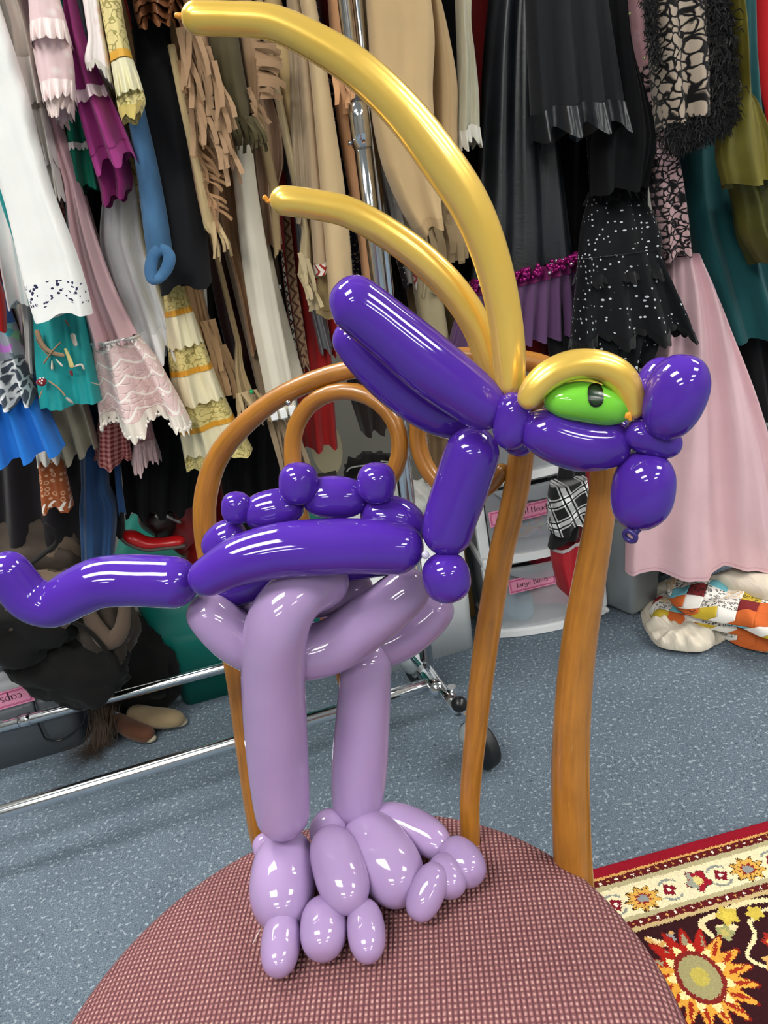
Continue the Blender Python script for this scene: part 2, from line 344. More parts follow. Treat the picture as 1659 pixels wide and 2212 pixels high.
def bal(name, pts, mat, Y0=.46, label=None, seg=32, ns=44, caps=(1, 1), flat=1., parent=None, egg=None):
    """pts: (x, y, radius px[, own Y or ('z', height)])"""
    P = []; R = []
    for q in pts:
        s = q[3] if len(q) > 3 else Y0
        p = onZ(q[0], q[1], s[1]+.0065) if isinstance(s, tuple) else onY(q[0], q[1], s, 0.)
        P.append(p); R.append(pr(p, q[2]))
    o = tube(name, P, R, mat, parent or dragon, seg=seg, ns=ns, caps=caps, flat=flat, egg=egg if egg is not None else (2.5 if name in EGG else 0))
    if label: o['label'] = label
    return o
def knot(pts, mat, Y0, name='tied_knot', parent=None): return bal(name, pts, mat, Y0, seg=14, ns=16, parent=parent)
# tail and body
tl = bal('tail', [(-12, 1200, 44, .475), (22, 1240, 46, .475), (62, 1290, 49, .475), (112, 1306, 50, .475), (165, 1280, 54, .475), (215, 1259, 56, .475), (275, 1254, 57, .475), (345, 1256, 57, .47), (428, 1262, 55, .465)], PUR, ns=90)
bal('body_tube', [(417, 1272, 36), (455, 1243, 44), (520, 1210, 55), (600, 1190, 60), (690, 1182, 62), (790, 1180, 60), (860, 1184, 58), (914, 1194, 50)], PUR, .45, ns=70)
bal('body_tube', [(430, 1285, 34), (500, 1272, 40), (600, 1240, 44), (720, 1215, 46), (900, 1190, 44)], PUR, .495, ns=60)
for q, yy in (([(452, 1205, 36), (490, 1165, 42), (532, 1150, 36)], .485), ([(528, 1120, 40), (565, 1106, 43), (615, 1095, 43), (657, 1088, 38)], .48), ([(653, 1078, 44), (700, 1074, 46), (750, 1076, 46), (792, 1085, 42)], .475), ([(787, 1090, 44), (820, 1110, 47), (865, 1125, 47), (910, 1165, 40)], .472)): bal('spine_bubble', q, PUR, yy)
for x, y, r, yy in ((511, 1097, 33, .478), (645, 1044, 43, .47), (813, 1043, 42, .466)): bal('spine_ball', [(x, y+r, r), (x, y, r), (x, y-r, r)], PUR, yy)
bal('chest_ball', [(952, 1200, 50), (964, 1246, 52), (975, 1294, 50)], PUR, .435)
bal('neck', [(1040, 925, 54), (1018, 985, 60), (995, 1055, 60), (972, 1125, 57), (957, 1198, 50)], PUR, .445, ns=50)
tube('clear_knot', [onY(914, 1192, .43, 0), onY(924, 1205, .43, 0)], [.002, .003], plain('clear_latex', 'b8b4c8', .2), dragon, ns=8, seg=10)
# ear / frill pair at the back of the head
bal('ear', [(716, 628, 52), (760, 652, 60), (840, 715, 63), (930, 790, 66), (1015, 855, 60), (1085, 908, 44)], PUR, .43, ns=60)
bal('ear', [(733, 700, 40), (790, 768, 48), (860, 835, 50), (940, 890, 48), (1030, 922, 38)], PUR, .468, ns=60)
# head
bal('cheek_bubble', [(1112, 848, 38), (1108, 880, 40), (1104, 930, 41), (1100, 970, 36)], PUR, .42)
bal('cheek_bubble', [(1120, 900, 30), (1120, 945, 38), (1098, 978, 34)], PUR, .452)
bal('snout', [(1134, 905, 40), (1165, 925, 52), (1215, 947, 60), (1265, 958, 62), (1320, 955, 55), (1362, 942, 40)], PUR, .415, ns=54)
bal('snout', [(1134, 915, 34), (1200, 930, 38), (1280, 940, 40), (1365, 935, 32)], PUR, .455, ns=50)
bal('nose_bubble', [(1352, 930, 36), (1385, 940, 38), (1430, 955, 38), (1468, 968, 34)], PUR, .405)
bal('nostril_bubble', [(1480, 766, 58), (1474, 800, 66), (1462, 850, 64), (1440, 905, 52), (1420, 946, 36)], PUR, .395)
bal('nostril_bubble', [(1450, 775, 50), (1430, 820, 52), (1415, 880, 42), (1400, 935, 30)], PUR, .43)
bal('chin_bubble', [(1398, 976, 50), (1395, 1005, 62), (1389, 1060, 67), (1380, 1110, 62), (1376, 1141, 50)], PUR, .405)
# the tied nozzle hanging off the chin
nz = bal('nozzle', [(1384, 1134, 9), (1374, 1146, 9), (1363, 1156, 13)], plain('thick_purple_latex', '352a6e', .35), .398, seg=18, ns=14, caps=(0, 0))
c = onY(1361, 1158, .398, 0); a = (onY(1361, 1158, .398, 0)-onY(1384, 1134, .398, 0)); a /= np.linalg.norm(a)
a = a*.6+(CP-c)/np.linalg.norm(CP-c)*.6; a /= np.linalg.norm(a); b1 = np.cross(a, [0, 0, 1]); b1 /= np.linalg.norm(b1); b2 = np.cross(a, b1)
ring = [c+.0036*(math.cos(t)*b1+math.sin(t)*b2) for t in np.linspace(0, 2*PI, 24)]; tube('nozzle_lip', ring, [.0016]*24, bpy.data.materials['thick_purple_latex'], nz, ns=30, seg=8, caps=(0, 0))
# gold brow arcs and green eye
bal('brow', [(1136, 885, 20), (1148, 848, 28), (1185, 810, 32), (1240, 788, 33), (1295, 790, 33), (1340, 815, 34), (1362, 855, 30), (1372, 905, 18)], GOLD, .405, ns=60)
bal('brow', [(1138, 890, 18), (1170, 850, 26), (1225, 820, 30), (1285, 818, 30), (1330, 842, 30), (1358, 905, 16)], GOLD, .432, ns=60)
eye = bal('eye', [(1176, 868, 26), (1205, 866, 36), (1262, 868, 44), (1315, 880, 42), (1360, 892, 34)], GREEN, .408, ns=54, seg=40)
me = eye.data
pc = onY(1285, 852, .408, 0); pc = CP+(pc-CP)*1.0; vv = (pc-CP)/np.linalg.norm(pc-CP)
# pupil: drawn ring and filled oval lying on the balloon skin (projected to the nearest skin point)
from mathutils.bvhtree import BVHTree
bv = BVHTree.FromPolygons([v.co[:] for v in me.vertices], [p.vertices[:] for p in me.polygons])
mwi = eye.matrix_world
def skin(x, y, off=.0004):
    d = ray(x, y); h = bv.ray_cast(Vector(CP)-0*Vector(CP), Vector(d)); 
    if h[0] is None: return None
    return np.array(h[0])+np.array(h[1])*off*(1 if np.dot(h[1], d) < 0 else -1)
def patch(name, ring_in, ring_out, mat, off):
    V = []; 
    K = 6; rings = [[(a[0]+(b[0]-a[0])*k/K, a[1]+(b[1]-a[1])*k/K) for a, b in zip(ring_in, ring_out)] for k in range(K+1)]
    for (x, y) in sum(rings, []):
        p = skin(x, y, off); V.append(p if p is not None else pc)
    n = len(ring_in); Fc = [(k*n+i, k*n+(i+1) % n, (k+1)*n+(i+1) % n, (k+1)*n+i) for k in range(K) for i in range(n)]
    return mesh(name, V, Fc, mat, eye, [(0, 0)]*len(V))
def oval(cx, cy, a, b, n=36, e=2.6, tilt=.08):
    o = []
    for i in range(n):
        t = 2*PI*i/n; x = a*math.copysign(abs(math.cos(t))**(2/e), math.cos(t)); y = b*math.copysign(abs(math.sin(t))**(2/e), math.sin(t)); o.append((cx+x*math.cos(tilt)+y*math.sin(tilt), cy-x*math.sin(tilt)+y*math.cos(tilt)))
    return o
patch('pupil_outline', oval(1286, 854, 12, 21), oval(1286, 854, 17, 25), INK, .0005)
patch('pupil', oval(1286, 854, .05, .05), oval(1286, 854, 12.5, 21.5), plain('dark_green_ink', '143018', .2), .0004)
knot([(1352, 905, 4), (1357, 893, 5), (1362, 910, 4)], plain('orange_knot', 'e69a28', .4), .388, 'brow_knot')
# gold crests
GT = plain('gold_nozzle', 'd89028', .4)
c1 = bal('crest', [(391, 36, 30), (430, 39, 33), (500, 41, 33), (590, 50, 35), (685, 94, 38), (775, 152, 41), (868, 240, 43), (955, 352, 46), (1018, 450, 44), (1062, 560, 40), (1090, 680, 37), (1100, 780, 36), (1102, 860, 30)], GOLD, .43, ns=110, seg=28)
knot([(376, 33, 5), (385, 34, 6), (396, 36, 7)], GT, .43, 'crest_nozzle', c1)
c2 = bal('crest', [(582, 432, 27), (620, 434, 31), (680, 442, 31), (750, 458, 32), (830, 500, 33), (910, 558, 34), (980, 628, 34), (1030, 705, 33), (1055, 780, 29), (1075, 855, 18)], GOLD, .455, ns=90, seg=28)
knot([(569, 432, 4), (573, 425, 5), (578, 436, 4), (588, 430, 6)], GT, .455, 'crest_nozzle', c2)
# lavender haunch loops
bal('haunch', [(424, 1290, 36), (455, 1330, 50), (520, 1382, 58), (610, 1412, 60), (710, 1398, 60), (800, 1340, 59), (870, 1283, 54), (912, 1240, 42)], LAV, .475, ns=80)
bal('haunch', [(478, 1290, 34), (550, 1325, 40), (650, 1385, 48), (760, 1402, 52), (850, 1382, 52), (920, 1335, 48), (965, 1285, 36)], LAV, .515, ns=80)
bal('haunch', [(500, 1300, 34), (580, 1300, 40), (680, 1290, 46), (760, 1275, 44), (805, 1262, 32)], LAV, .505, ns=60)
# legs
bal('leg', [(616, 1806, 52, .452), (607, 1720, 62, .455), (596, 1580, 68, .457), (590, 1450, 69, .455), (600, 1350, 70, .452), (640, 1288, 62, .458), (700, 1262, 54, .475), (745, 1262, 40, .485)], LAV, .44, ns=90)
bal('leg', [(768, 1782, 48, .475), (775, 1680, 60, .483), (783, 1560, 59, .492), (792, 1440, 54, .50), (800, 1380, 44, .505)], LAV, .47, ns=60)
bal('ankle_bubble', [(668, 1800, 40, .465), (712, 1795, 46, .465), (756, 1790, 40, .465)], LAV)
bal('ankle_bubble', [(566, 1800, 22, .47), (572, 1830, 26, .465), (580, 1862, 20, .455)], LAV)
# left foot
z = lambda h: ('z', h)
bal('foot_bubble', [(622, 1800, 62, z(.500)), (617, 1850, 68, z(.495)), (610, 1930, 72, z(.490)), (612, 1998, 60, z(.4885))], LAV)
bal('foot_bubble', [(700, 1800, 46, z(.506)), (725, 1850, 56, z(.504)), (744, 1910, 58, z(.499)), (762, 1964, 46, z(.497))], LAV)
bal('toe', [(622, 1968, 36, z(.488)), (610, 2010, 42, z(.484)), (604, 2060, 42, z(.481)), (598, 2104, 36, z(.481))], LAV)
bal('toe', [(703, 1938, 44, z(.489)), (700, 1980, 50, z(.485)), (698, 2030, 50, z(.483)), (698, 2068, 44, z(.482))], LAV)
bal('toe', [(772, 1948, 34, z(.487)), (786, 1980, 40, z(.484)), (793, 2030, 41, z(.481)), (795, 2074, 34, z(.4805))], LAV)
# right foot
bal('foot_bubble', [(775, 1768, 50, z(.498)), (810, 1830, 70, z(.492)), (850, 1890, 72, z(.487)), (872, 1942, 56, z(.486))], LAV)
bal('foot_bubble', [(795, 1768, 40, z(.501)), (850, 1775, 42, z(.494)), (915, 1803, 44, z(.488)), (968, 1842, 36, z(.485))], LAV)
bal('toe', [(960, 1826, 38, z(.487)), (985, 1848, 44, z(.485)), (1008, 1875, 44, z(.483)), (1022, 1906, 36, z(.482))], LAV)
bal('toe', [(938, 1852, 34, z(.492)), (958, 1880, 40, z(.487)), (970, 1905, 38, z(.484)), (975, 1938, 32, z(.481))], LAV)
bal('toe', [(950, 1866, 30, z(.499)), (932, 1905, 37, z(.491)), (912, 1950, 38, z(.483)), (893, 1986, 32, z(.479))], LAV)
# ------------------------------------------------------------------ rolling racks
RZ = 1.62
def W(a, b, z): return E1*a+np.array([-E1[1], E1[0], 0])*b+np.array([0, 0, z])
def loc(P): return float(P@E1), float(P@np.array([-E1[1], E1[0], 0]))
f1 = onZ(990, 1532, .12); pa = onZ(915, 1425, .12); f2 = onZ(878, 1393, .12); rl0 = onZ(935, 1475, .12); rl1 = onZ(0, 1755, .12); rr0 = onZ(490, 1440, .12); rr1 = onZ(0, 1570, .12)
rack = thing('rolling_rack', 'chrome rolling garment rack with black caster behind the chair', 'clothes rack', (pa[0], pa[1], 0))
ft = f1-f2; ft /= np.linalg.norm(ft)
tube('end_foot', [f1+ft*.004, f2-ft*.02], [.0125, .0125], CHROME, rack, ns=6, seg=16, caps=(0, 0))
tube('foot_sleeve', [rl0+ft*.035, rl0-ft*.05], [.0155, .0155], CHROME, rack, ns=4, seg=16, caps=(0, 0))
dl = (rl1-rl0)/np.linalg.norm(rl1-rl0); tube('bottom_rail', [rl0, rl0+dl*1.3], [.0125, .0125], CHROME, rack, ns=8, seg=18, caps=(0, 0))
dr = (rr1-rr0)/np.linalg.norm(rr1-rr0); re_ = rr0-dr*((rr0-f2)@dr); tube('bottom_rail', [re_, rr0+dr*1.0], [.0125, .0125], CHROME, rack, ns=8, seg=18, caps=(0, 0))
# coupling on the rear rail (left)
cpl = onZ(55, 1555, .12); tube('rail_coupling', [cpl-dr*.012, cpl+dr*.012], [.0145, .0145], CHROME, rack, ns=4, seg=14, caps=(0, 0))
pa = onZ(922, 1432, .12); pole_top = onY(743, 0, 1.235, 0.); pdir = (pole_top-pa)/(pole_top-pa)[2]; pole_top = pa+pdir*(RZ-.12); zc = onY(772, 222, 1.245, 0.)[2]
def pz(z): return pa+pdir*(z-.12)
tube('outer_pole', [pa, pz(zc)], [.0135, .0135], CHROME, rack, ns=6, seg=20, caps=(0, 0))
tube('pole_collar', [pz(zc-.06), pz(zc)], [.0155, .0155], CHROME, rack, ns=4, seg=20, caps=(0, 0))
tube('inner_pole', [pz(zc-.01), pole_top], [.0095, .0095], CHROME, rack, ns=6, seg=20, caps=(0, 0))
pb = pz(zc-.052)+np.array([-.015, -.006, 0]); tube('push_button', [pb, pb+np.array([-.006, -.004, 0])], [.004, .004], CHROME, rack, ns=4, seg=10)
PA, PBk = loc(pole_top); tube('hanging_rail', [W(PA-1.35, PBk, RZ), W(PA+.03, PBk, RZ)], [.0125, .0125], CHROME, rack, ns=4, seg=16, caps=(0, 0))
# far (left) end frame, out of the picture
q = W(PA-1.3, PBk, 0); tube('outer_pole', [q+[0, 0, .12], q+[0, 0, RZ]], [.0145, .0145], CHROME, rack, ns=4, seg=12, caps=(0, 0))
q1 = rl0+dl*1.3; q2 = rr0+dr*1.0; tube('end_foot', [q1+(q1-q2)*.3, q2-(q1-q2)*.1], [.0125]*2, CHROME, rack, ns=4, seg=12, caps=(0, 0))
RUB = plain('rubber', '1b1c1e', .5); GREYP = plain('grey_caster_plastic', '8f999c', .4)
def caster(c, name='caster', vis=True):
    """c: foot end point at height .12"""
    if vis:
        ball = onY(992, 1521, f1[1]-.045, 0); tube('brake_knob', [ball-[0, 0, .0145], ball, ball+[0, 0, .0145]], [.0145]*3, BLACKP, rack, ns=14, seg=20)
    b = MB(); w0 = np.array([c[0]+.027, c[1]-.012, .046])
    ax = np.array([.86, .5, 0]); ax /= np.linalg.norm(ax)
    wh = tube(name, [w0-ax*.014, w0-ax*.011, w0+ax*.011, w0+ax*.014], [.040, .046, .046, .040], RUB, rack, ns=8, seg=36, caps=(0, 0))
    hb = MB(); hb.tube([w0-ax*.0155, w0+ax*.0155], [.015, .015], ns=3, seg=20, caps=(0, 0)); hb.build('hub', GREYP, wh)
    tube('caster_hood', [w0-ax*.022+[0, 0, .052], w0-ax*.016+[0, 0, .032], w0-ax*.016+[.004, 0, -.004]], [.017, .024, .016], GREYP, rack, ns=14, seg=18)
    tube('caster_stem', [[w0[0]-.008, w0[1]+.006, .085], [c[0], c[1], .135]], [.006, .006], CHROME, rack, ns=4, seg=10, caps=(0, 0))
caster(f1); caster(np.array([f2[0]-.012, f2[1]+.03, .12]), vis=False)
for q in (q1, q2): caster(np.array([q[0], q[1], .12]), vis=False)
hx = onZ(976, 1488, .135); b = MB(); b.tube([hx-[0, 0, .008], hx+[0, 0, .005]], [.0095, .0095], ns=3, seg=6, caps=(0, 0)); b.build('hex_bolt', CHROME, rack)
# the neighbouring rack: only its end pole shows, tight beside the first
p2 = onZ(918, 1385, .12); rack2 = thing('rolling_rack', 'second chrome rack pole standing tight against the first, holding the dark dresses', 'clothes rack', (p2[0], p2[1], 0))
q2 = onY(772, 0, 1.262, 0.); d2 = (q2-p2)/(q2-p2)[2]; p2t = p2+d2*(RZ-.12); tube('outer_pole', [p2-d2*.12, p2t], [.010, .010], CHROME, rack2, ns=4, seg=18, caps=(0, 0))
P2A, P2B = loc(p2t); tube('hanging_rail', [W(P2A-.03, P2B, RZ), W(P2A+1.25, P2B, RZ)], [.0125, .0125], CHROME, rack2, ns=4, seg=16, caps=(0, 0))
q = W(P2A+1.22, P2B, 0); tube('outer_pole', [q, q+[0, 0, RZ]], [.0115, .0115], CHROME, rack2, ns=4, seg=12, caps=(0, 0))

# ------------------------------------------------------------------ garments
class Garment:
    def __init__(s, name, label, rows, Y0, mat, folds=4, amp=.010, thick=.022, ext=True, group=None, hem=.006, cat='clothing', nr=30, N=72, parent=None, sharp=1., seed=None, flare=1., top=1.54, grow=1., lean=0.):
        rnd = random.Random(seed if seed is not None else zlib.crc32(repr((name, rows[0])).encode()) % 9999)
        L = [onY(r[0], r[1], Y0+lean*i/len(rows)) for i, r in enumerate(rows)]; R = [onY(r[2], r[3], Y0+lean*i/len(rows)) for i, r in enumerate(rows)]
        S = catmull(np.c_[np.array(L), np.array(R)], nr); am = list(amp*(.35+.65*np.linspace(0, 1, nr)**flare))
        s.ntop = 0
        if ext:
            l0, r0 = S[0, :3], S[0, 3:]; zt = (l0[2]+r0[2])/2
            if zt < top-.03:
                k = 5; m = (l0+r0)/2; E = []
                for i in range(k):
                    t = i/k; w_ = .72+.28*math.sin(t*PI/2); z_ = top+(0)*t
                    def up(P):
                        q = m+(P-m)*w_; q = q.copy(); q[2] = top+(P[2]-top)*t; return q
                    E.append(np.r_[up(l0), up(r0)])
                S = np.vstack([np.array(E), S]); am = [am[0]*.6]*k+am; s.ntop = k
        s.S = S; s.am = np.array(am); s.folds = folds; s.ph = rnd.random()*6; s.ph2 = rnd.random()*6; s.k2 = folds*1.7+rnd.random(); s.thick = thick; s.N = N; s.hem = hem; s.sharp = sharp; s.seed = rnd.random()*50
        s.vlen = np.r_[0, np.cumsum(np.linalg.norm(np.diff((S[:, :3]+S[:, 3:])/2, axis=0), axis=1))]; s.v0 = s.vlen[s.ntop]; s.v1 = s.vlen[-1]
        s.wm = float(np.mean(np.linalg.norm(S[:, 3:]-S[:, :3], axis=1)))
        s.root = s.sheet(name, 0., 1., mat, parent, full=True)
        if parent is None: tag(s.root, label, cat, group)
        elif label: s.root['label'] = label
        if ext and parent is None:
            m = (S[0, :3]+S[0, 3:])/2; a, b = loc(m); rb = PBk if a < PA+.02 else P2B
            tube('hanger_hook', [m+[0, 0, -.004], m+[0, 0, .03], W(a, (b+rb)/2, RZ+.03), W(a, rb, RZ+.0165)], [.0018]*4, CHROME, s.root, ns=14, seg=6)
    def at(s, u, v, off=0., lift=0.):
        """u: angle 0..1 round the garment (0..0.5 front, left to right), v: 0..1 from neck (picture part) to hem"""
        d = s.v0+(s.v1-s.v0)*v; i = min(max(np.searchsorted(s.vlen, d)-1, 0), len(s.vlen)-2); h = s.vlen[i+1]-s.vlen[i]; q = (d-s.vlen[i])/h
        row = s.S[i]*(1-q)+s.S[i+1]*q; am = s.am[i]*(1-q)+s.am[i+1]*q; return s._pt(row, am, u, d, off, v, lift)
    def _pt(s, row, am, u, d, off, v, lift=0.):
        L, R = row[:3], row[3:]; th = PI-2*PI*u; M = (L+R)/2; half = (R-L)/2
        c, sn = math.cos(th), math.sin(th)
        wob = .35*math.sin(s.k2*c*2.3+s.ph2+d*5)+.25*noise.noise(Vector((c*3+s.seed, sn*2, d*7)))
        rp_ = math.sin(s.folds*2*c+s.ph+wob)
        if s.sharp > 1: rp_ = math.copysign(abs(rp_)**(1/s.sharp), rp_)
        amp = am*(rp_+wob*.6); ext_ = 1+.0*am
        tk = s.thick*math.copysign(abs(sn)**.7, sn)
        p = M+half*c*ext_+N1*(tk+(amp+off)*(1 if sn >= 0 else -1)*min(1, abs(sn)*3))
        if s.hem and v > .8: p = p+np.array([0, 0, -s.hem*rp_*(v-.8)/.2*(1 if sn >= 0 else .5)])
        p[2] += lift; return p
    def sheet(s, name, v0, v1, mat, parent, off=0., full=False, wav=0., wk=40., flare=0., nv=None, u0=0., u1=1.):
        V = []; UV = []; N = s.N if full or not (wav or flare) else max(s.N, int(wk*14))
        if full:
            rows = [(s.S[i], s.am[i], s.vlen[i]) for i in range(len(s.S))]; closed = True
        else:
            nv = nv or max(3, int(abs(v1-v0)*36)); rows = []
            for k in range(nv+1):
                v = v0+(v1-v0)*k/nv; d = s.v0+(s.v1-s.v0)*v; i = min(max(np.searchsorted(s.vlen, d)-1, 0), len(s.vlen)-2); q = (d-s.vlen[i])/(s.vlen[i+1]-s.vlen[i])
                rows.append((s.S[i]*(1-q)+s.S[i+1]*q, s.am[i]*(1-q)+s.am[i+1]*q, d))
            closed = (u1-u0) > .99
        cols = N if closed else N+1
        wd = np.linalg.norm(rows[-1][0][3:]-rows[-1][0][:3])
        for ri, (row, am, d) in enumerate(rows):
            v = (d-s.v0)/(s.v1-s.v0); t = ri/(len(rows)-1)
            wd = max(s.wm, .02)
            for j in range(cols):
                u = u0+(u1-u0)*j/N
                w_ = -math.cos(u*wk*2*PI); o_ = off+flare*t*(1+.6*w_)
                p = s._pt(row, am, u, d, o_, v, -(wav*abs(math.sin(u*wk*PI)))*(t if wav else 0))
                V.append(p); wr = np.linalg.norm(row[3:]-row[:3]); UV.append(((2*u-.5 if u < .5 else 1.5-2*u)*wr*1.2, d))
        n = len(rows); Fc = [(i*cols+j, i*cols+(j+1) % cols, (i+1)*cols+(j+1) % cols, (i+1)*cols+j) for i in range(n-1) for j in range(cols if closed else N)]
        if full: Fc.append(tuple(range(cols)))
        return mesh(name, V, Fc, mat, parent, UV)
    def band(s, name, v0, v1, mat, off=.002, **kw):
        o = s.sheet(name, v0, v1, mat, s.root, off, **kw); return o
def G(*a, **k): return Garment(*a, **k)
def front(pts, Y0): return [onY(x, y, Y0) for x, y in pts]
# one fringe strip mesh per colour, copied with its own placement
def strip_mesh(name, mat, ln=.06, w_=.0075, curl=.4, seed=0):
    rnd = random.Random(seed); V = []; UV = []; n = 5
    for i in range(n+1):
        t = i/n; x = math.sin(t*2.2+rnd.random())*.004*t*2; y = -math.sin(t*curl*3)*.010*t
        for sx in (-1, 1): V.append((x+sx*w_/2*(1-.2*t), y+sx*.0015*math.sin(t*5), -ln*t)); UV.append((sx*w_/2, ln*t))
    Fc = [(2*i, 2*i+1, 2*i+3, 2*i+2) for i in range(n)]
    me = bpy.data.meshes.new(name); me.from_pydata(V, [], Fc); ul = me.uv_layers.new(name='UVMap')
    for lp in me.loops: ul.data[lp.index].uv = UV[lp.vertex_index]
    me.materials.append(mat); me.polygons.foreach_set('use_smooth', [True]*len(me.polygons)); return me
def fringe(parent, mat, rows, Y0, ln, w_=.0075, tilt=0., jit=.5, name='fringe_strip', seed=1):
    """rows: list of ((x0,y0),(x1,y1),count) lines of roots"""
    rnd = random.Random(seed); ms = [strip_mesh(name, mat, ln*k, w_, c, i) for i, (k, c) in enumerate(((1, .3), (.85, .8), (1.1, -.4)))]
    for (a, b, n) in rows:
        for i in range(n):
            t = (i+.5*rnd.random())/max(n-1, 1); p = onY(a[0]+(b[0]-a[0])*t, a[1]+(b[1]-a[1])*t, Y0-rnd.random()*.012)
            o = bpy.data.objects.new(name, rnd.choice(ms)); COL.objects.link(o); o.parent = parent
            o.location = Vector(p); o.rotation_euler = ((rnd.random()-.5)*.5, tilt+(rnd.random()-.5)*jit, rnd.random()*1.2-.5)
def beads(name, pts, r, mat, parent, seg=8, stuff=True):
    b = MB()
    for p in pts: b.tube([np.array(p)+[0, 0, r], np.array(p)-[0, 0, r]], [r, r], ns=5, seg=seg)
    o = b.build(name, mat, parent, True)
    if stuff: o['kind'] = 'stuff'
    return o

WHT = fabric('f6f6f2'); LACEW = fabric('f2ece4', 'crinkle')
# ---- far left: whites and pinks
g1 = G('white_coat', 'big white coat sleeve with speckled cuff at far left front', [(-110, 60, 8, 40), (-85, 200, 55, 188), (-28, 330, 87, 316), (10, 430, 114, 412), (38, 545, 158, 528), (58, 630, 186, 616), (77, 692, 198, 672)], 1.15, WHT, 2, .006, .03, hem=.004)
g1.band('printed_cuff', .87, .955, fabric('f4f4f2', 'speckle', '2a2a4c'), .0015); g1.band('cuff_edge', .955, 1., WHT, .003)
G('white_trousers', 'plain white trouser leg left of the speckled cuff', [(-50, 290, 22, 285), (-20, 440, 38, 432), (0, 560, 54, 552), (18, 664, 70, 650)], 1.24, WHT, 2, .005, .02)
G('red_shirt', 'red shirt showing below the white trouser leg at the left edge', [(-60, 480, 26, 470), (-40, 600, 30, 590), (-30, 720, 34, 690)], 1.33, fabric('b01616'), 2)
g_ = G('cream_organza_dress', 'cream organza dress with curled ribbon texture left of the pink blouse', [(12, 60, 62, 55), (25, 180, 88, 172), (55, 300, 112, 292), (98, 424, 134, 414)], 1.205, fabric('e6ddcf', 'crinkle'), 3, .008, .02)
g_.band('ruffle', .2, .45, LACEW, .006, flare=.01, wk=9, wav=.008); g_.band('ruffle', .5, .8, LACEW, .006, flare=.012, wk=11, wav=.01); g_.band('ruffle', .82, 1., LACEW, .005, flare=.012, wk=13, wav=.01)
G('pale_pink_gown', 'smooth pale pink gown folds between white coat and pink lace blouse', [(-10, -20, 72, -30), (22, 100, 82, 92), (40, 200, 95, 190), (70, 330, 112, 322)], 1.27, fabric('ecccd0'), 4, .01)
g_ = G('pink_lace_blouse', 'pale pink lace blouse sleeve with ruffles, top left', [(62, -20, 122, -26), (68, 70, 146, 62), (82, 160, 160, 152), (98, 220, 160, 208), (112, 256, 152, 242)], 1.165, fabric('f2d4d6', 'flower', 'fff6f2'), 2, .006, .028)
g_.band('ruffle', .28, .42, fabric('fbe9e6', 'crinkle'), .004, flare=.014, wk=12, wav=.008); g_.band('ruffle', .75, .88, fabric('fbe9e6', 'crinkle'), .004, flare=.014, wk=12, wav=.008); g_.band('ruffle', .88, 1., fabric('f6e2dc', 'crinkle'), .004, flare=.01, wk=10, wav=.008)
G('navy_teal_shirt', 'dark teal sleeve between the pink lace and magenta garments', [(116, -30, 150, -34), (120, 40, 155, 36), (122, 100, 150, 98)], 1.31, fabric('1d3c48'), 2, .004)
G('grey_blue_shirt', 'grey blue shirt just right of the magenta dress top', [(152, -30, 186, -34), (164, 30, 196, 24), (176, 92, 205, 86)], 1.29, fabric('6d7884'), 2, .004)
te = G('green_skirt', 'emerald green gathered skirt with white rickrack trim', [(118, 60, 160, 52), (120, 190, 186, 180), (121, 300, 208, 290), (126, 370, 214, 360), (128, 418, 222, 404)], 1.275, fabric('0a7a5e'), 4, .014, .03)
te.band('rickrack', .72, .75, WHT, .003, wav=.004, wk=30)
mg = G('magenta_dress', 'magenta dress with small lace trims and dark open hem', [(137, -20, 160, -26), (148, 90, 186, 80), (163, 200, 226, 180), (184, 290, 264, 262), (208, 372, 296, 342)], 1.215, fabric('a63a84'), 3, .012, .03, hem=.010)
mg.band('lace_trim', .56, .62, fabric('e8d0d8', 'crinkle'), .004, flare=.006, wk=14, wav=.004); mg.band('hem_seam', .9, .905, fabric('6e1c54'), .001)
Garment('underskirt', None, [(192, 330, 270, 310), (214, 400, 286, 380), (222, 446, 286, 416)], 1.25, fabric('8a2468'), 3, .01, .025, ext=False, parent=mg.root)  # under layer of the magenta dress, shade put into its darker colour
fb = G('floral_blouse', 'white blouse sleeve with faint pink flowers and scalloped hem', [(176, -20, 216, -26), (187, 50, 223, 42), (192, 92, 229, 84), (184, 132, 238, 130), (186, 142, 242, 172)], 1.18, fabric('f6ece8', 'flower', 'e2b6b2'), 2, .005, .026)
fb.band('scalloped_edge', .93, 1., fabric('d8d2c8', 'crinkle'), .002, wav=.006, wk=16, flare=.004)
ys = G('yellow_sleeve', 'pale yellow prairie sleeve with orange ribbon and open cuff', [(212, -20, 258, -26), (226, 60, 270, 52), (238, 124, 284, 116), (248, 185, 302, 170), (256, 240, 315, 222), (266, 268, 306, 250)], 1.17, fabric('efdf9a', 'squiggle', '8f8440'), 2, .004, .026)
ys.band('orange_ribbon', .49, .55, fabric('f0b43c', rough=.45), .004); ys.band('lace_ruffle', .56, .8, fabric('f6f0c8', 'crinkle'), .003, flare=.008, wk=11, wav=.005); ys.band('cuff', .9, 1., fabric('e6cf78', 'crinkle'), .001)
br = G('brown_ruffled_top', 'shiny brown ruffled top above the black trousers', [(286, -30, 392, -36), (288, 20, 390, 14), (300, 62, 378, 56)], 1.22, fabric('6b4026', rough=.35), 5, .012, .03)
for a, b in ((-.0, .3), (.2, .55), (.45, .8), (.7, 1.)): br.band('ruffle', a, b, fabric('6f4428', rough=.35), .004, flare=.03, wk=5, wav=.02)
G('red_satin_scarf', 'thin bright red satin strip left of the brown ruffles', [(262, -20, 280, -22), (272, 20, 288, 18), (282, 60, 290, 60)], 1.25, fabric('b21e26', rough=.4), 1, .003, .01)
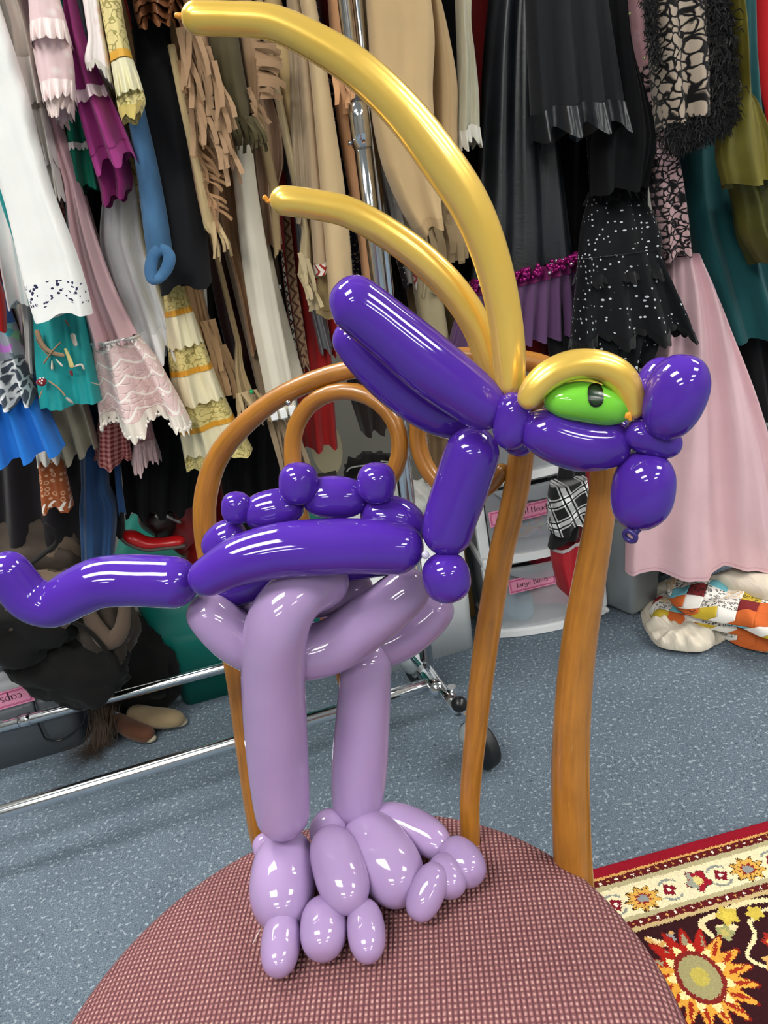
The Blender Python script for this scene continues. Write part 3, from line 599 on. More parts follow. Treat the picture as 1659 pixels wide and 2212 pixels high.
G('black_trousers', 'long black trousers between the jeans and the fringed jacket', [(280, 40, 362, 34), (293, 130, 380, 112), (306, 250, 400, 222), (322, 400, 426, 370), (335, 520, 445, 490), (346, 632, 458, 612)], 1.255, fabric('17181b', rough=.95, sheen=.05), 2, .004, .03)
j = G('blue_jeans', 'faded blue denim leg with knotted hem beside black trousers', [(258, 180, 300, 172), (276, 255, 314, 240), (296, 380, 340, 352), (308, 480, 360, 455), (318, 560, 374, 545)], 1.225, fabric('35597c', 'denim', '4f7ba2'), 1, .003, .02)
P = [onY(*q_, 1.185) for q_ in ((345, 538), (331, 554), (326, 580), (329, 602), (345, 599), (360, 580), (366, 556), (358, 542), (345, 536))]; tube('knotted_hem', P, [.0062, .0066, .007, .0066, .006, .0066, .007, .0064, .0055], fabric('3c668e', 'denim', '4f7ba2'), j.root, ns=70, seg=14, caps=(0, 0), flat=1.3)
G('knot_lining', None, [(334, 546, 358, 542), (328, 575, 364, 568), (330, 604, 352, 598)], 1.195, fabric('4f6473'), 1, .003, .004, ext=False, parent=j.root)
wc = G('white_pantaloons', 'white crinkled cotton pantaloons with ruffled hem', [(225, 400, 300, 395), (216, 520, 314, 514), (236, 600, 336, 588), (266, 680, 360, 664), (290, 748, 378, 728)], 1.33, fabric('eef0f0', 'crinkle'), 4, .008, .03)
wc.band('ruffled_hem', .93, 1.06, fabric('f4f4f4', 'crinkle'), .003, flare=.012, wk=9, wav=.014)
pg = G('pink_chiffon_gown', 'dusty pink chiffon gown with beaded lace flounce', [(140, 400, 174, 396), (150, 520, 206, 506), (170, 640, 248, 620), (198, 748, 300, 728)], 1.25, fabric('e4bcc0', rough=.7), 3, .012, .03)
lf_ = Garment('lace_flounce', 'pink satin flounce under ivory scalloped lace', [(199, 742, 300, 724), (206, 800, 338, 772), (210, 860, 372, 832), (216, 912, 404, 888)], 1.245, fabric('e8c8c4', 'finelace', 'fbf3ea', rough=.6), 3, .022, .035, ext=False, parent=pg.root, hem=.012, N=120)
lf_.band('scalloped_lace_edge', .93, 1.03, fabric('e9dfd2', 'crinkle'), .002, flare=.008, wk=26, wav=.012)
lf_.band('beaded_trim', -.01, .02, fabric('e6ddd6', 'crinkle', rough=.3), .004, flare=.002, wk=30, wav=.004)
SILV = plain('silver_beads', 'dcd8d4', .2, .6); beads('bead_trim', [lf_.at(.5*i/44, .0, .006) for i in range(45)], .0028, SILV, pg.root)
beads('pearl_edge', [lf_.at(.5*i/60, 1.0, .006, -.006-.004*abs(math.sin(i*1.3))) for i in range(61)], .003, plain('pearls', 'eee6da', .25), pg.root)
tp = G('teal_print_shirt', 'turquoise shirt tail printed with ropes, tassels and feathers', [(70, 640, 176, 632), (74, 720, 190, 706), (78, 800, 204, 782), (88, 884, 220, 862)], 1.23, fabric('0e9494', rough=.6), 3, .010, .03, hem=.002, flare=.6)
def decal(name, pts, w0, w1, mat, par, Y0):
    P = front(pts, Y0); R = np.linspace(w0, w1, len(P)); return tube(name, P, list(R), mat, par, ns=24, seg=6, flat=.35)
for pts, a, b, c in (([(78, 712), (92, 745), (112, 762), (140, 768)], .004, .003, 'a08468'), ([(76, 730), (92, 755), (110, 772)], .0022, .0022, '8f7a66'), ([(132, 738), (112, 760), (94, 786)], .003, .004, '9c7a5c'),
                     ([(112, 778), (113, 800)], .002, .006, 'd8cdbc'), ([(120, 775), (136, 792)], .002, .005, 'd8cdbc'), ([(140, 752), (150, 775), (156, 795)], .002, .004, 'd8c884'), ([(156, 720), (164, 748)], .004, .003, 'd2c6b8'),
                     ([(152, 800), (156, 812)], .003, .002, '6e2a34'), ([(160, 792), (176, 788), (182, 800)], .005, .004, 'cfc6ba'), ([(104, 822), (126, 838), (142, 856)], .0028, .003, 'b58a68'), ([(142, 858), (158, 872)], .005, .007, 'a39a94'), ([(92, 842), (84, 862)], .0025, .0025, 'b58a68'), ([(196, 826), (216, 832)], .002, .002, '9c8a76'), ([(140, 690), (150, 705)], .004, .003, '8a6a5c')):
    decal('printed_motif', pts, a, b, fabric(c), tp.root, 1.188)
decal('red_patch', [(86, 818), (94, 834)], .010, .006, fabric('8a1e2a'), tp.root, 1.19)
beads('red_patch_dots', front([(87, 817), (91, 822), (94, 816), (90, 828), (86, 824)], 1.178), .0014, WHT, tp.root)
G('white_scarf', 'narrow white cloth hanging left of the turquoise shirt tail', [(48, 650, 72, 644), (54, 720, 76, 716), (58, 802, 76, 796)], 1.27, fabric('cfcac6'), 2, .005, .01)
G('purple_grey_scarf', 'greyish mauve cloth strip left of the white scarf', [(36, 650, 52, 646), (42, 700, 58, 696), (44, 780, 62, 776)], 1.31, fabric('8d8088'), 2, .004, .01)
bs = G('royal_blue_skirt', 'royal blue pleated skirt with lace trimmed navy top', [(-70, 700, 30, 690), (-60, 780, 56, 760), (-50, 860, 84, 838), (-40, 930, 114, 902), (-30, 1004, 144, 966)], 1.30, fabric('1668bc'), 5, .018, .035, hem=.004, sharp=1.3, lean=-.09)
bs.band('print_yoke', .02, .3, fabric('2a3242', 'print', '8d939c'), .003); bs.band('lace_flounce', .28, .56, fabric('39424f', 'lace', 'c9ccce'), .005, flare=.012, wk=9, wav=.012)
G('red_sleeve', 'bright red sleeve end at the left edge above the blue skirt', [(-30, 640, 8, 636), (-26, 690, 12, 686), (-22, 722, 12, 712)], 1.19, fabric('c01414'), 1, .003, .02)
G('cream_pleated_skirt', 'cream pleated skirt hem under the turquoise shirt', [(92, 850, 178, 840), (110, 920, 196, 900), (138, 1000, 212, 958)], 1.33, fabric('a39c88'), 4, .016, .03, hem=.005, sharp=1.3)
G('gingham_skirt', 'small red gingham skirt hem below the pink lace', [(215, 880, 272, 876), (208, 950, 280, 944), (205, 1000, 287, 996)], 1.35, fabric('c98a84', 'gingham', '7a1c20'), 2, .016, .03, hem=.008)
pn = G('pink_net_petticoat', 'pink petticoat with fluffy white net edge', [(285, 880, 322, 876), (286, 940, 332, 932), (284, 985, 342, 968)], 1.37, fabric('b98a90'), 2, .012, .02)
for k in range(3): pn.band('net_ruffle', .72+.07*k, 1.06+.02*k, fabric('cdb2b4', 'crinkle'), .004+.004*k, flare=.016, wk=9+2*k, wav=.012)
oc = G('orange_calico_dress', 'orange calico sleeve with rings print and white zigzag hem', [(78, 960, 134, 948), (86, 1020, 142, 1012), (92, 1102, 160, 1092)], 1.37, fabric('a3562c', 'rings', 'e2b896'), 2, .006, .02)
oc.band('zigzag_trim', .86, .97, fabric('a3562c', 'zigzag', 'efe6da', k=.8), .002); oc.band('white_lace_yoke', -.02, .2, LACEW, .004, flare=.01, wk=7, wav=.012)
G('denim_dress', 'dark blue denim dress gathered low, hanging in shade', [(172, 960, 240, 955), (176, 1050, 236, 1045), (172, 1100, 252, 1092), (178, 1225, 246, 1215)], 1.41, fabric('1c3a62', 'denim', '24466e'), 3, .012, .035)
G('denim_dress_sleeve', 'narrow blue denim sleeve beside the gathered denim dress', [(245, 985, 258, 982), (250, 1050, 264, 1047), (256, 1112, 272, 1108)], 1.40, fabric('1b3a66', 'denim', '24466e'), 1, .003, .01)
yq = G('yellow_prairie_skirt', 'yellow prairie skirt with lace tiers and orange ribbons', [(352, 626, 398, 618), (360, 720, 428, 702), (368, 820, 462, 798), (385, 920, 500, 886), (404, 1022, 545, 966)], 1.31, fabric('dccb86', 'squiggle', '857834'), 3, .012, .035, hem=.006, N=96)
LY = fabric('ece2bc', 'crinkle'); RB = fabric('d99a2a', rough=.4)
for a, b in ((.14, .30), (.46, .62), (.78, .90)): yq.band('lace_tier', a, b, LY, .003, flare=.006, wk=12, wav=.005)
for a in (.11, .43, .75): yq.band('orange_ribbon', a, a+.03, RB, .0045)
# ---- buckskins
TAN1 = fabric('94704e', 'leather', 'ab8661'); TAN2 = fabric('9a7a5a', 'leather', 'b09070'); TAN3 = fabric('b89d78'); BEI = fabric('c7a97c'); OLV = fabric('50472c', 'leather', '5a5138')
fj = G('fringed_jacket', 'tan buckskin jacket covered in long fringe right of black trousers', [(366, 60, 442, 52), (376, 170, 462, 152), (398, 290, 470, 275), (420, 410, 474, 396), (440, 492, 474, 484)], 1.245, TAN1, 3, .008, .03)
Garment('front_placket', 'straight beige front edge', [(362, 100, 378, 98), (390, 240, 408, 236), (420, 380, 442, 374), (443, 502, 468, 496)], 1.205, fabric('bda67a'), 1, .001, .008, ext=False, parent=fj.root)
fringe(fj.root, TAN2, [((385, 60), (430, 55), 8), ((392, 110), (448, 100), 10), ((398, 165), (462, 155), 12), ((410, 215), (470, 205), 11), ((440, 270), (475, 262), 6)], 1.19, .075, .008, .12)
fringe(fj.root, TAN1, [((384, 130), (404, 220), 12), ((404, 230), (432, 350), 14), ((432, 355), (456, 450), 12)], 1.20, .035, .005, -.3, 1.2)
fringe(fj.root, fabric('b9a077'), [((450, 480), (468, 478), 7)], 1.20, .05, .005, 0, .5)
fringe(fj.root, TAN2, [((462, 130), (476, 240), 9), ((470, 250), (478, 258), 3)], 1.185, .06, .008, .1, .4)
ts = G('tan_suede_skirt', 'smooth tan suede skirt behind the olive leggings', [(438, 260, 500, 250), (452, 380, 512, 370), (478, 500, 518, 494), (512, 620, 545, 614), (540, 760, 580, 756)], 1.345, TAN1, 2, .010, .03)
ol = G('olive_suede_legging', 'dark olive suede legging with cut fringe hem', [(443, 40, 508, 34), (453, 150, 524, 140), (464, 225, 538, 215), (472, 262, 545, 254)], 1.25, OLV, 2, .004, .028)
fringe(ol.root, OLV, [((474, 258), (545, 250), 16), ((478, 262), (548, 254), 15)], 1.215, .042, .006, -.1, .6, seed=3)
sf = G('fringed_sleeve', 'light brown suede sleeve with slanting fringe tabs', [(508, 50, 552, 44), (520, 130, 566, 122), (532, 200, 566, 195), (540, 250, 552, 246)], 1.275, TAN2, 2, .004, .022)
fringe(sf.root, TAN2, [((548, 80), (562, 200), 11)], 1.235, .036, .010, -1.05, .3, seed=4); fringe(sf.root, TAN2, [((536, 185), (548, 240), 6)], 1.235, .03, .007, -.3, .6, seed=5)
G('satin_trousers', 'glossy tan satin trousers with wrinkles beside cream trousers', [(532, 200, 580, 192), (544, 290, 606, 276), (552, 380, 612, 352), (562, 450, 598, 420), (575, 540, 606, 520)], 1.325, fabric('a98a70', rough=.45), 3, .012, .028)
G('mauve_gown', 'muted mauve pink gown behind the suede fringe tabs', [(572, 30, 606, 28), (586, 150, 618, 146), (598, 260, 626, 256), (606, 350, 630, 346)], 1.38, fabric('a06c70'), 2, .006, .02)
ct = G('cream_trousers', 'long cream trousers with clips at the hem behind the chair loop', [(494, 296, 542, 292), (508, 430, 558, 424), (522, 560, 580, 553), (540, 680, 602, 670), (556, 760, 618, 752), (574, 850, 634, 838), (584, 900, 640, 888)], 1.28, fabric('ddd6c2'), 2, .004, .024)
CLIP = plain('white_clip', 'ececea', .4)
for x, y in ((592, 897), (612, 893), (632, 888)): c = onY(x, y, 1.25); b = MB(); b.box(c, (.006, .004, .009), AXR, .002); b.build('clip', CLIP, ct.root)
c2g = G('cream_trousers', 'second cream trouser leg just right of the first, hem higher', [(575, 620, 602, 616), (594, 720, 628, 712), (612, 826, 656, 814)], 1.33, fabric('d5ccb6'), 1, .003, .016)
tf = G('fringed_trousers', 'brown fringed trouser ends hanging under the yellow skirt waist', [(388, 640, 440, 632), (405, 720, 458, 706), (425, 790, 482, 776), (440, 850, 500, 832)], 1.36, fabric('8f6f4c', 'leather', 'a38460'), 3, .01, .025)
fringe(tf.root, fabric('9c7c58', 'leather', 'ab8a66'), [((410, 700), (455, 690), 6), ((420, 755), (480, 745), 8)], 1.325, .085, .012, .0, .2, seed=6)
tg = G('suede_glove_fringe', 'pale suede fringe bundle with green bead under the cream trousers', [(508, 740, 520, 738), (506, 800, 528, 796), (512, 856, 548, 848)], 1.34, fabric('b39c74'), 2, .006, .012)
fringe(tg.root, fabric('b09a74'), [((512, 850), (550, 842), 14), ((514, 860), (560, 850), 14)], 1.30, .05, .005, .0, .9, seed=7)
beads('green_bead', [onY(543, 846, 1.29)], .004, plain('green_bead', '1f9a5c', .2), tg.root, stuff=False)
fs = G('fringed_leggings', 'taupe fringed legging strips hanging low behind the left chair loop', [(560, 860, 600, 855), (575, 900, 620, 893), (585, 930, 630, 925)], 1.36, fabric('8d7a62'), 2, .006, .02)
fringe(fs.root, fabric('8a775f'), [((580, 905), (628, 898), 9), ((585, 912), (622, 906), 8)], 1.33, .13, .010, -.02, .12, seed=8)
G('dark_brown_coat', 'dark reddish brown coat in the shade behind tan suede', [(436, 480, 560, 470), (462, 640, 590, 630), (490, 760, 600, 752), (520, 860, 600, 850)], 1.45, fabric('3a1c14'), 3, .012, .035)
rd = G('red_folk_dress', 'deep red dress with ruched braid, seen below tan panels', [(598, 440, 650, 432), (612, 600, 690, 590), (632, 760, 712, 748), (646, 900, 722, 890), (656, 968, 726, 955)], 1.41, fabric('9c1a18'), 3, .010, .035)
Garment('ruched_braid', 'tan ruched braid with black zigzag', [(612, 470, 626, 468), (622, 600, 640, 597), (636, 700, 655, 696), (650, 800, 668, 796)], 1.355, fabric('a8896a', 'zigzag', '5d3a2a'), 2, .004, .010, ext=False, parent=rd.root)
Garment('rickrack_trim', 'black and white zigzag trim', [(606, 540, 611, 539), (618, 640, 624, 639), (632, 730, 638, 729), (645, 812, 650, 811)], 1.35, fabric('d2cdbc', 'zigzag', '26221e', k=1.4), 1, .001, .004, ext=False, parent=rd.root)
G('bright_red_sash', 'bright red sash ends behind the purple balloon frill', [(700, 640, 724, 638), (712, 720, 732, 716), (718, 768, 730, 764)], 1.40, fabric('c41a14'), 2, .005, .012)
bg_ = G('beige_stole', 'flat beige stole with square end beside the braid', [(580, 400, 600, 397), (585, 480, 604, 478), (592, 550, 609, 547)], 1.29, fabric('a08a64'), 1, .001, .008)
bc = G('beaded_cord_vest', 'dark vest with white toggles beside the cream trousers', [(585, 560, 600, 558), (592, 640, 612, 636), (602, 720, 622, 714)], 1.37, fabric('4a3a2e'), 2, .006, .012)
for x, y in ((592, 604), (603, 620), (607, 700)): c = onY(x, y, 1.335); b = MB(); b.box(c, (.0035, .003, .0035), AXR, .001); b.build('toggle', CLIP, bc.root)
# tan panels
G('grey_tan_trousers', 'grey tan trouser leg, leftmost of the beige panels', [(620, -20, 640, -24), (622, 110, 644, 104), (626, 260, 655, 250), (632, 400, 668, 392), (640, 478, 674, 470)], 1.29, fabric('ad9a7e'), 2, .006, .02)
ft_ = G('tan_fringe_shawl', 'tan shawl edge with stepped fringe left of the knitted cuffs', [(652, 500, 668, 498), (646, 560, 672, 556), (644, 600, 670, 596)], 1.285, fabric('b3a17c'), 1, .004, .012)
fringe(ft_.root, fabric('b5a480'), [((646, 545), (664, 560), 6), ((645, 590), (668, 600), 8)], 1.25, .05, .007, 0, .12, seed=9)
CUF = fabric('e8dfd2', 'zigzag', '9c2a22', k=1.2)
g_ = G('knit_cuff_trousers', 'beige trouser leg ending in red and white knitted cuff, upper one', [(640, 100, 664, 95), (655, 260, 680, 252), (666, 400, 694, 392), (674, 500, 706, 492), (679, 590, 714, 582)], 1.265, fabric('b49c7c'), 1, .003, .02); g_.band('knitted_cuff', .95, 1.0, CUF, .002)
g_ = G('knit_cuff_trousers', 'beige trouser leg ending in red and white knitted cuff, lower one', [(646, 380, 668, 376), (655, 480, 684, 474), (660, 618, 702, 612)], 1.305, fabric('9c8668'), 1, .003, .018); g_.band('knitted_cuff', .91, 1.0, CUF, .002)
G('sand_trousers', 'wide sand coloured trouser panel left of the red and peach strips', [(660, 60, 690, 54), (672, 170, 706, 160), (684, 300, 726, 288), (694, 420, 744, 408), (704, 540, 756, 528), (712, 660, 765, 650)], 1.235, fabric('cbb086'), 1, .003, .02)
g_ = G('sand_trousers', 'lower khaki trouser hem peeking left of the purple frill tip', [(676, 560, 718, 556), (680, 620, 722, 616), (684, 684, 726, 678)], 1.30, fabric('bfa473'), 1, .003, .02); g_.band('hem_seam', .88, .89, fabric('8f774c'), .001)
G('plastic_cover', 'clear grey plastic garment cover hanging between red and tan', [(636, 480, 650, 478), (650, 600, 690, 596), (672, 680, 700, 676), (690, 760, 720, 755)], 1.37, plain('clear_vinyl', '7d7d80', .15), 3, .01, .015)
dm = G('maroon_jacket', 'dark maroon jacket with white zigzag trim left of peach leather', [(690, 20, 716, 16), (702, 140, 728, 134), (716, 300, 742, 295), (732, 450, 754, 446), (742, 590, 762, 588)], 1.34, fabric('5f1012'), 1, .004, .02)
Garment('zigzag_trim', 'white zigzag trim', [(704, 140, 711, 139), (708, 180, 714, 179), (709, 222, 714, 221)], 1.30, fabric('6a1416', 'zigzag', 'efe8e0', k=1.4), 1, .001, .004, ext=False, parent=dm.root)
nj = G('navy_braid_jacket', 'navy jacket strip edged with braid beside peach leather', [(724, 300, 738, 297), (738, 420, 756, 416), (748, 520, 770, 516), (758, 620, 782, 618)], 1.32, fabric('1f2338', 'rings', 'b9a890', k=1.6), 1, .003, .015)
Garment('braid', 'rust braid', [(718, 300, 725, 299), (735, 420, 742, 419), (746, 520, 753, 519), (756, 618, 763, 617)], 1.295, fabric('6d3020', 'zigzag', 'a87858', k=1.6), 1, .001, .006, ext=False, parent=nj.root)
pl_ = G('peach_leather_vest', 'peach leather garment with small fringe left of the chrome pole', [(708, -20, 738, -24), (716, 100, 750, 94), (724, 220, 768, 214), (740, 330, 784, 322), (756, 420, 796, 412), (775, 520, 808, 516), (785, 620, 822, 616)], 1.275, fabric('cf9a6c', 'leather', 'dba87c'), 1, .004, .02)
fringe(pl_.root, fabric('cf9a6c', 'leather', 'dba87c'), [((722, 165), (756, 158), 8)], 1.235, .045, .009, 0, .5, seed=11)
Garment('brown_strip', 'rusty brown strip', [(812, 480, 824, 478), (826, 560, 838, 558), (836, 640, 848, 638)], 1.36, fabric('9a6a50'), 1, .002, .01, ext=False, parent=pl_.root)
G('striped_blouse', 'white blouse with red and blue stripes behind the pole top', [(688, -20, 722, -24), (700, 60, 735, 56), (712, 150, 736, 146)], 1.41, fabric('c9b4ac', 'gingham', '7c3038', k=.25), 2, .01, .02)
G('mauve_print_blouse', 'pale mauve printed blouse right of the pole top', [(760, -20, 800, -24), (770, 80, 812, 72), (785, 200, 822, 194), (795, 262, 826, 258)], 1.43, fabric('b49a94', 'print', '8a4a48'), 3, .010, .025)
G('olive_tan_jacket', 'olive tan jacket edge with buttonholes left of beige trousers', [(776, -20, 800, -24), (786, 60, 806, 56), (795, 160, 812, 154), (806, 275, 824, 270)], 1.33, fabric('a08c62'), 1, .004, .015)
sb = G('studded_belt_jacket', 'dark brown jacket with white studs below the olive tan jacket', [(812, 230, 850, 224), (832, 380, 880, 370), (852, 480, 905, 472), (872, 540, 920, 534)], 1.40, fabric('231a17'), 2, .006, .02)
for x, y in ((848, 436), (865, 434), (871, 438), (866, 485), (882, 487)): c = onY(x, y, 1.37); b = MB(); b.box(c, (.004, .003, .003), AXR, .001); b.build('stud', CLIP, sb.root)
G('grey_satin_strip', 'thin grey satin strip right of the chrome pole', [(806, 270, 818, 268), (822, 380, 836, 378), (838, 450, 850, 448), (848, 510, 858, 508)], 1.35, fabric('9a9a96', rough=.5), 1, .002, .01)
wp = G('folk_panel_skirt', 'white folk skirt panel with red zigzag and black braid hem', [(846, 520, 900, 514), (862, 580, 930, 574), (876, 622, 945, 612)], 1.39, fabric('cfc9c0'), 2, .004, .02)
Garment('red_zigzag_trim', 'red zigzag trim', [(886, 560, 893, 559), (892, 590, 899, 589), (896, 620, 903, 619)], 1.355, fabric('cfc9c0', 'zigzag', 'a83030', k=1.), 1, .001, .004, ext=False, parent=wp.root)
Garment('black_pearl_braid', 'black braid with white dots', [(854, 545, 864, 544), (864, 590, 876, 588), (872, 622, 884, 620)], 1.35, fabric('1c1618', 'dots', 'f0ece8', k=2.), 1, .001, .005, ext=False, parent=wp.root)
wp.band('black_hem', .97, 1.04, fabric('15120f'), .002)
G('crumpled_linen', 'crumpled sand linen hem right of the folk skirt panel', [(905, 540, 945, 534), (912, 590, 958, 584), (905, 636, 965, 626)], 1.365, fabric('b3a47f'), 3, .012, .02)
bt = G('beige_trousers', 'big beige stretch trouser leg with gathered ankle behind the gold crest', [(792, -20, 924, -28), (800, 100, 936, 84), (803, 225, 932, 200), (822, 330, 940, 300), (846, 400, 946, 370), (876, 460, 949, 432), (908, 507, 951, 488)], 1.215, BEI, 2, .008, .035)
bt.band('ankle_cuff', .95, 1., fabric('b89a70'), .001)
G('beige_trousers', 'second beige stretch trouser leg folded behind the first', [(918, -20, 940, -24), (926, 80, 964, 72), (930, 190, 984, 178), (932, 300, 985, 270), (938, 380, 985, 345), (946, 440, 984, 424)], 1.265, fabric('b99c72'), 1, .008, .025)
tfg = G('beige_fringe_vest', 'beige vest with long tab fringe beside the gathered ankle', [(920, 400, 975, 394), (922, 450, 982, 442), (925, 480, 985, 470)], 1.315, fabric('a98f6a'), 2, .006, .015)
fringe(tfg.root, fabric('b39a74'), [((912, 478), (982, 466), 8), ((925, 470), (985, 458), 6)], 1.28, .07, .013, 0, .14, seed=12)
cb = G('cream_bloomers', 'narrow cream bloomer leg with lace edge beside the black dress', [(986, -20, 1016, -24), (989, 60, 1014, 56), (991, 130, 1022, 124), (988, 220, 1030, 212), (986, 302, 1030, 290)], 1.26, fabric('b9b49c', 'crinkle'), 2, .006, .018)
cb.band('lace_edge', .94, 1.04, fabric('d2cfc2', 'crinkle'), .002, flare=.006, wk=10, wav=.008)
# ---- the dark dresses
BLK = fabric('101114', rough=.9, sheen=.05); BLK2 = fabric('0b0b0d', rough=.9, sheen=.03); SAT = fabric('15181c', 'leather', '22272c', rough=.38)
bd_ = G('black_satin_dress', 'black satin dress with magenta sequin band and purple tulle', [(1060, -20, 1180, -26), (1046, 130, 1190, 118), (1036, 330, 1204, 300), (1030, 450, 1218, 420), (1018, 612, 1236, 562)], 1.345, SAT, 5, .012, .04)
tu = Garment('purple_tulle_skirt', 'purple tulle skirt', [(1010, 628, 1236, 568), (985, 690, 1244, 640), (965, 765, 1250, 716)], 1.345, fabric('5f4066', rough=.75), 14, .014, .045, ext=False, parent=bd_.root, hem=.004, N=140)
SEQ = plain('magenta_sequins', '9a1a70', .15, .6); SEQW = plain('silver_sequins', 'f2e8ee', .1, .8)
ball_ = 0; rnd = random.Random(4); pts = []; ptw = []
for i in range(260):
    p = tu.at(.02+.46*rnd.random(), -.02+.0*rnd.random(), .008+.006*rnd.random(), .004+.018*(rnd.random()-.4)); (ptw if rnd.random() < .13 else pts).append(p)
tu.band('band_base', -.1, .1, fabric('6a1450'), .004)
beads('sequins', pts, .0042, SEQ, bd_.root, 6); beads('silver_sequins', ptw, .0035, SEQW, bd_.root, 6)
G('dark_red_petticoat', 'dark red petticoat under the purple tulle', [(1080, 660, 1225, 640), (1082, 740, 1235, 720), (1085, 810, 1240, 790)], 1.42, fabric('7a1014'), 5, .012, .03)
for lb, rows, yy in (('plain black gown filling the gap left of the satin dress', [(925, -20, 1060, -26), (940, 200, 1060, 190), (930, 420, 1060, 410), (900, 620, 1050, 610), (880, 740, 1050, 730)], 1.47),
                     ('plain black gown behind the ribbon jacket and polka dot dress', [(1190, -20, 1420, -30), (1200, 300, 1400, 280), (1195, 520, 1400, 500), (1200, 760, 1420, 740)], 1.45),
                     ('black gown hanging in the far upper right corner', [(1585, -20, 1720, -30), (1600, 200, 1740, 190), (1590, 600, 1740, 590), (1600, 830, 1740, 810), (1620, 900, 1760, 885)], 1.44),
                     ('dark brown gown in the shade behind the red and peach garments', [(690, -20, 900, -28), (720, 300, 930, 290), (760, 560, 960, 550), (760, 700, 940, 690)], 1.50),
                     ('black gown in the shade behind the yellow skirt', [(440, -20, 640, -28), (440, 400, 640, 390), (450, 700, 640, 690), (470, 960, 620, 950), (500, 1200, 620, 1190)], 1.50),
                     ('charcoal gown in the shade behind the jeans and white pantaloons', [(180, -20, 440, -28), (200, 400, 440, 390), (220, 700, 440, 690), (255, 940, 440, 930), (270, 1110, 420, 1100)], 1.47),
                     ('dark plum gown in the shade behind the pink chiffon', [(-60, -20, 180, -28), (-60, 400, 200, 390), (-60, 700, 220, 690), (-40, 900, 250, 880), (-20, 1190, 270, 1150)], 1.46)):
    G('dark_gown', lb, rows, yy, fabric('2a1a16') if 'brown' in lb else fabric('120d12') if 'plum' in lb else BLK2, 6, .014, .03)  # backdrop row added so the gaps between garments stay black like shade
rs_ = G('red_slip', 'thin dark red slip line between the black garments', [(1226, -20, 1250, -24), (1236, 60, 1258, 56), (1240, 140, 1256, 136)], 1.31, fabric('6a1210'), 1, .003, .01)
rj = G('ribbon_hem_jacket', 'charcoal jacket with box pleated ribbon hem', [(1140, -20, 1300, -28), (1144, 80, 1312, 68), (1150, 180, 1326, 160), (1154, 262, 1338, 240)], 1.25, fabric('1c1e22', rough=.8, sheen=.08), 5, .012, .035)
rj.band('ribbon_hem', .93, 1.12, fabric('23262a', rough=.3), .004, flare=.006, wk=8, wav=.008)
G('black_wrap', 'black draped wrap between the ribbon jacket and pink lace', [(1290, -20, 1345, -24), (1300, 120, 1362, 110), (1300, 230, 1392, 212), (1286, 320, 1412, 304), (1290, 418, 1392, 410)], 1.285, BLK, 3, .014, .03)
pk = G('polka_dot_dress', 'black tiered dress with tiny white dots', [(1282, 412, 1364, 408), (1262, 480, 1402, 462), (1254, 540, 1422, 520), (1250, 600, 1416, 580)], 1.36, lean=-.13, mat= fabric('0d0f13', 'dots', 'd2d8dc', rough=.8, sheen=.05), folds=4, amp=.012, thick=.035, hem=.008)
DT = fabric('0d0f13', 'dots', 'd2d8dc', rough=.8, sheen=.05)
for rows, yy in (([(1256, 560, 1412, 540), (1248, 650, 1450, 630), (1240, 738, 1486, 712)], 1.255), ([(1248, 690, 1430, 680), (1246, 745, 1415, 735), (1262, 800, 1392, 782)], 1.275)):
    t_ = Garment('lower_tier', None, rows, yy, DT, 5, .014, .035, ext=False, parent=pk.root, hem=.012); t_.band('lace_edge', .95, 1.03, fabric('0a0b0d', 'crinkle'), .003, flare=.003, wk=30, wav=.006)
pk.band('lace_edge', .95, 1.03, fabric('0a0b0d', 'crinkle'), .003, flare=.008, wk=30, wav=.008); pk.band('neck_ruffle', .0, .1, fabric('0a0b0d', 'crinkle'), .004, flare=.012, wk=14, wav=.008)
mm = G('pink_mermaid_dress', 'pink mermaid gown with black lace body and long plain pink skirt', [(1326, -20, 1384, -26), (1334, 60, 1394, 50), (1350, 136, 1402, 128), (1376, 260, 1430, 245), (1405, 360, 1456, 344), (1422, 470, 1474, 452), (1432, 562, 1484, 548)], 1.30, fabric('c3969c', 'flower', 'd4adb4'), 2, .006, .025)
mm.band('lace_body', .27, 1., fabric('c6a2a4', 'lace', '121014', k=1.5), .002)
sk = Garment('pink_skirt', 'long plain pale pink skirt', [(1433, 558, 1484, 546), (1434, 650, 1532, 628), (1426, 760, 1572, 730), (1402, 880, 1618, 850), (1376, 1020, 1662, 985), (1360, 1130, 1690, 1095), (1356, 1238, 1716, 1196)], 1.335, fabric('e2bcc2', rough=.6), 4, .022, .055, ext=False, parent=mm.root, hem=.006, N=110, flare=.8)
sk.band('hem_seam', .985, .99, fabric('d6aab4'), .0006)
beads('gem', [onY(x, y, 1.265) for x, y in ((1336, 12), (1337, 24), (1360, 30), (1346, 82), (1347, 92), (1350, 128), (1392, 126), (1338, 34))], .0026, plain('iridescent_gem', 'd8e8a0', .1, .5), mm.root)
bl = G('black_lace_top', 'cream blouse under black lace with feathery black trim', [(1398, -20, 1552, -30), (1410, 80, 1556, 66), (1420, 180, 1560, 164), (1436, 278, 1548, 238)], 1.21, fabric('b5a492', 'lace', '0d0a0b', k=1.15), 4, .012, .035, hem=.004)
V = []; Fc = []; rnd = random.Random(9)
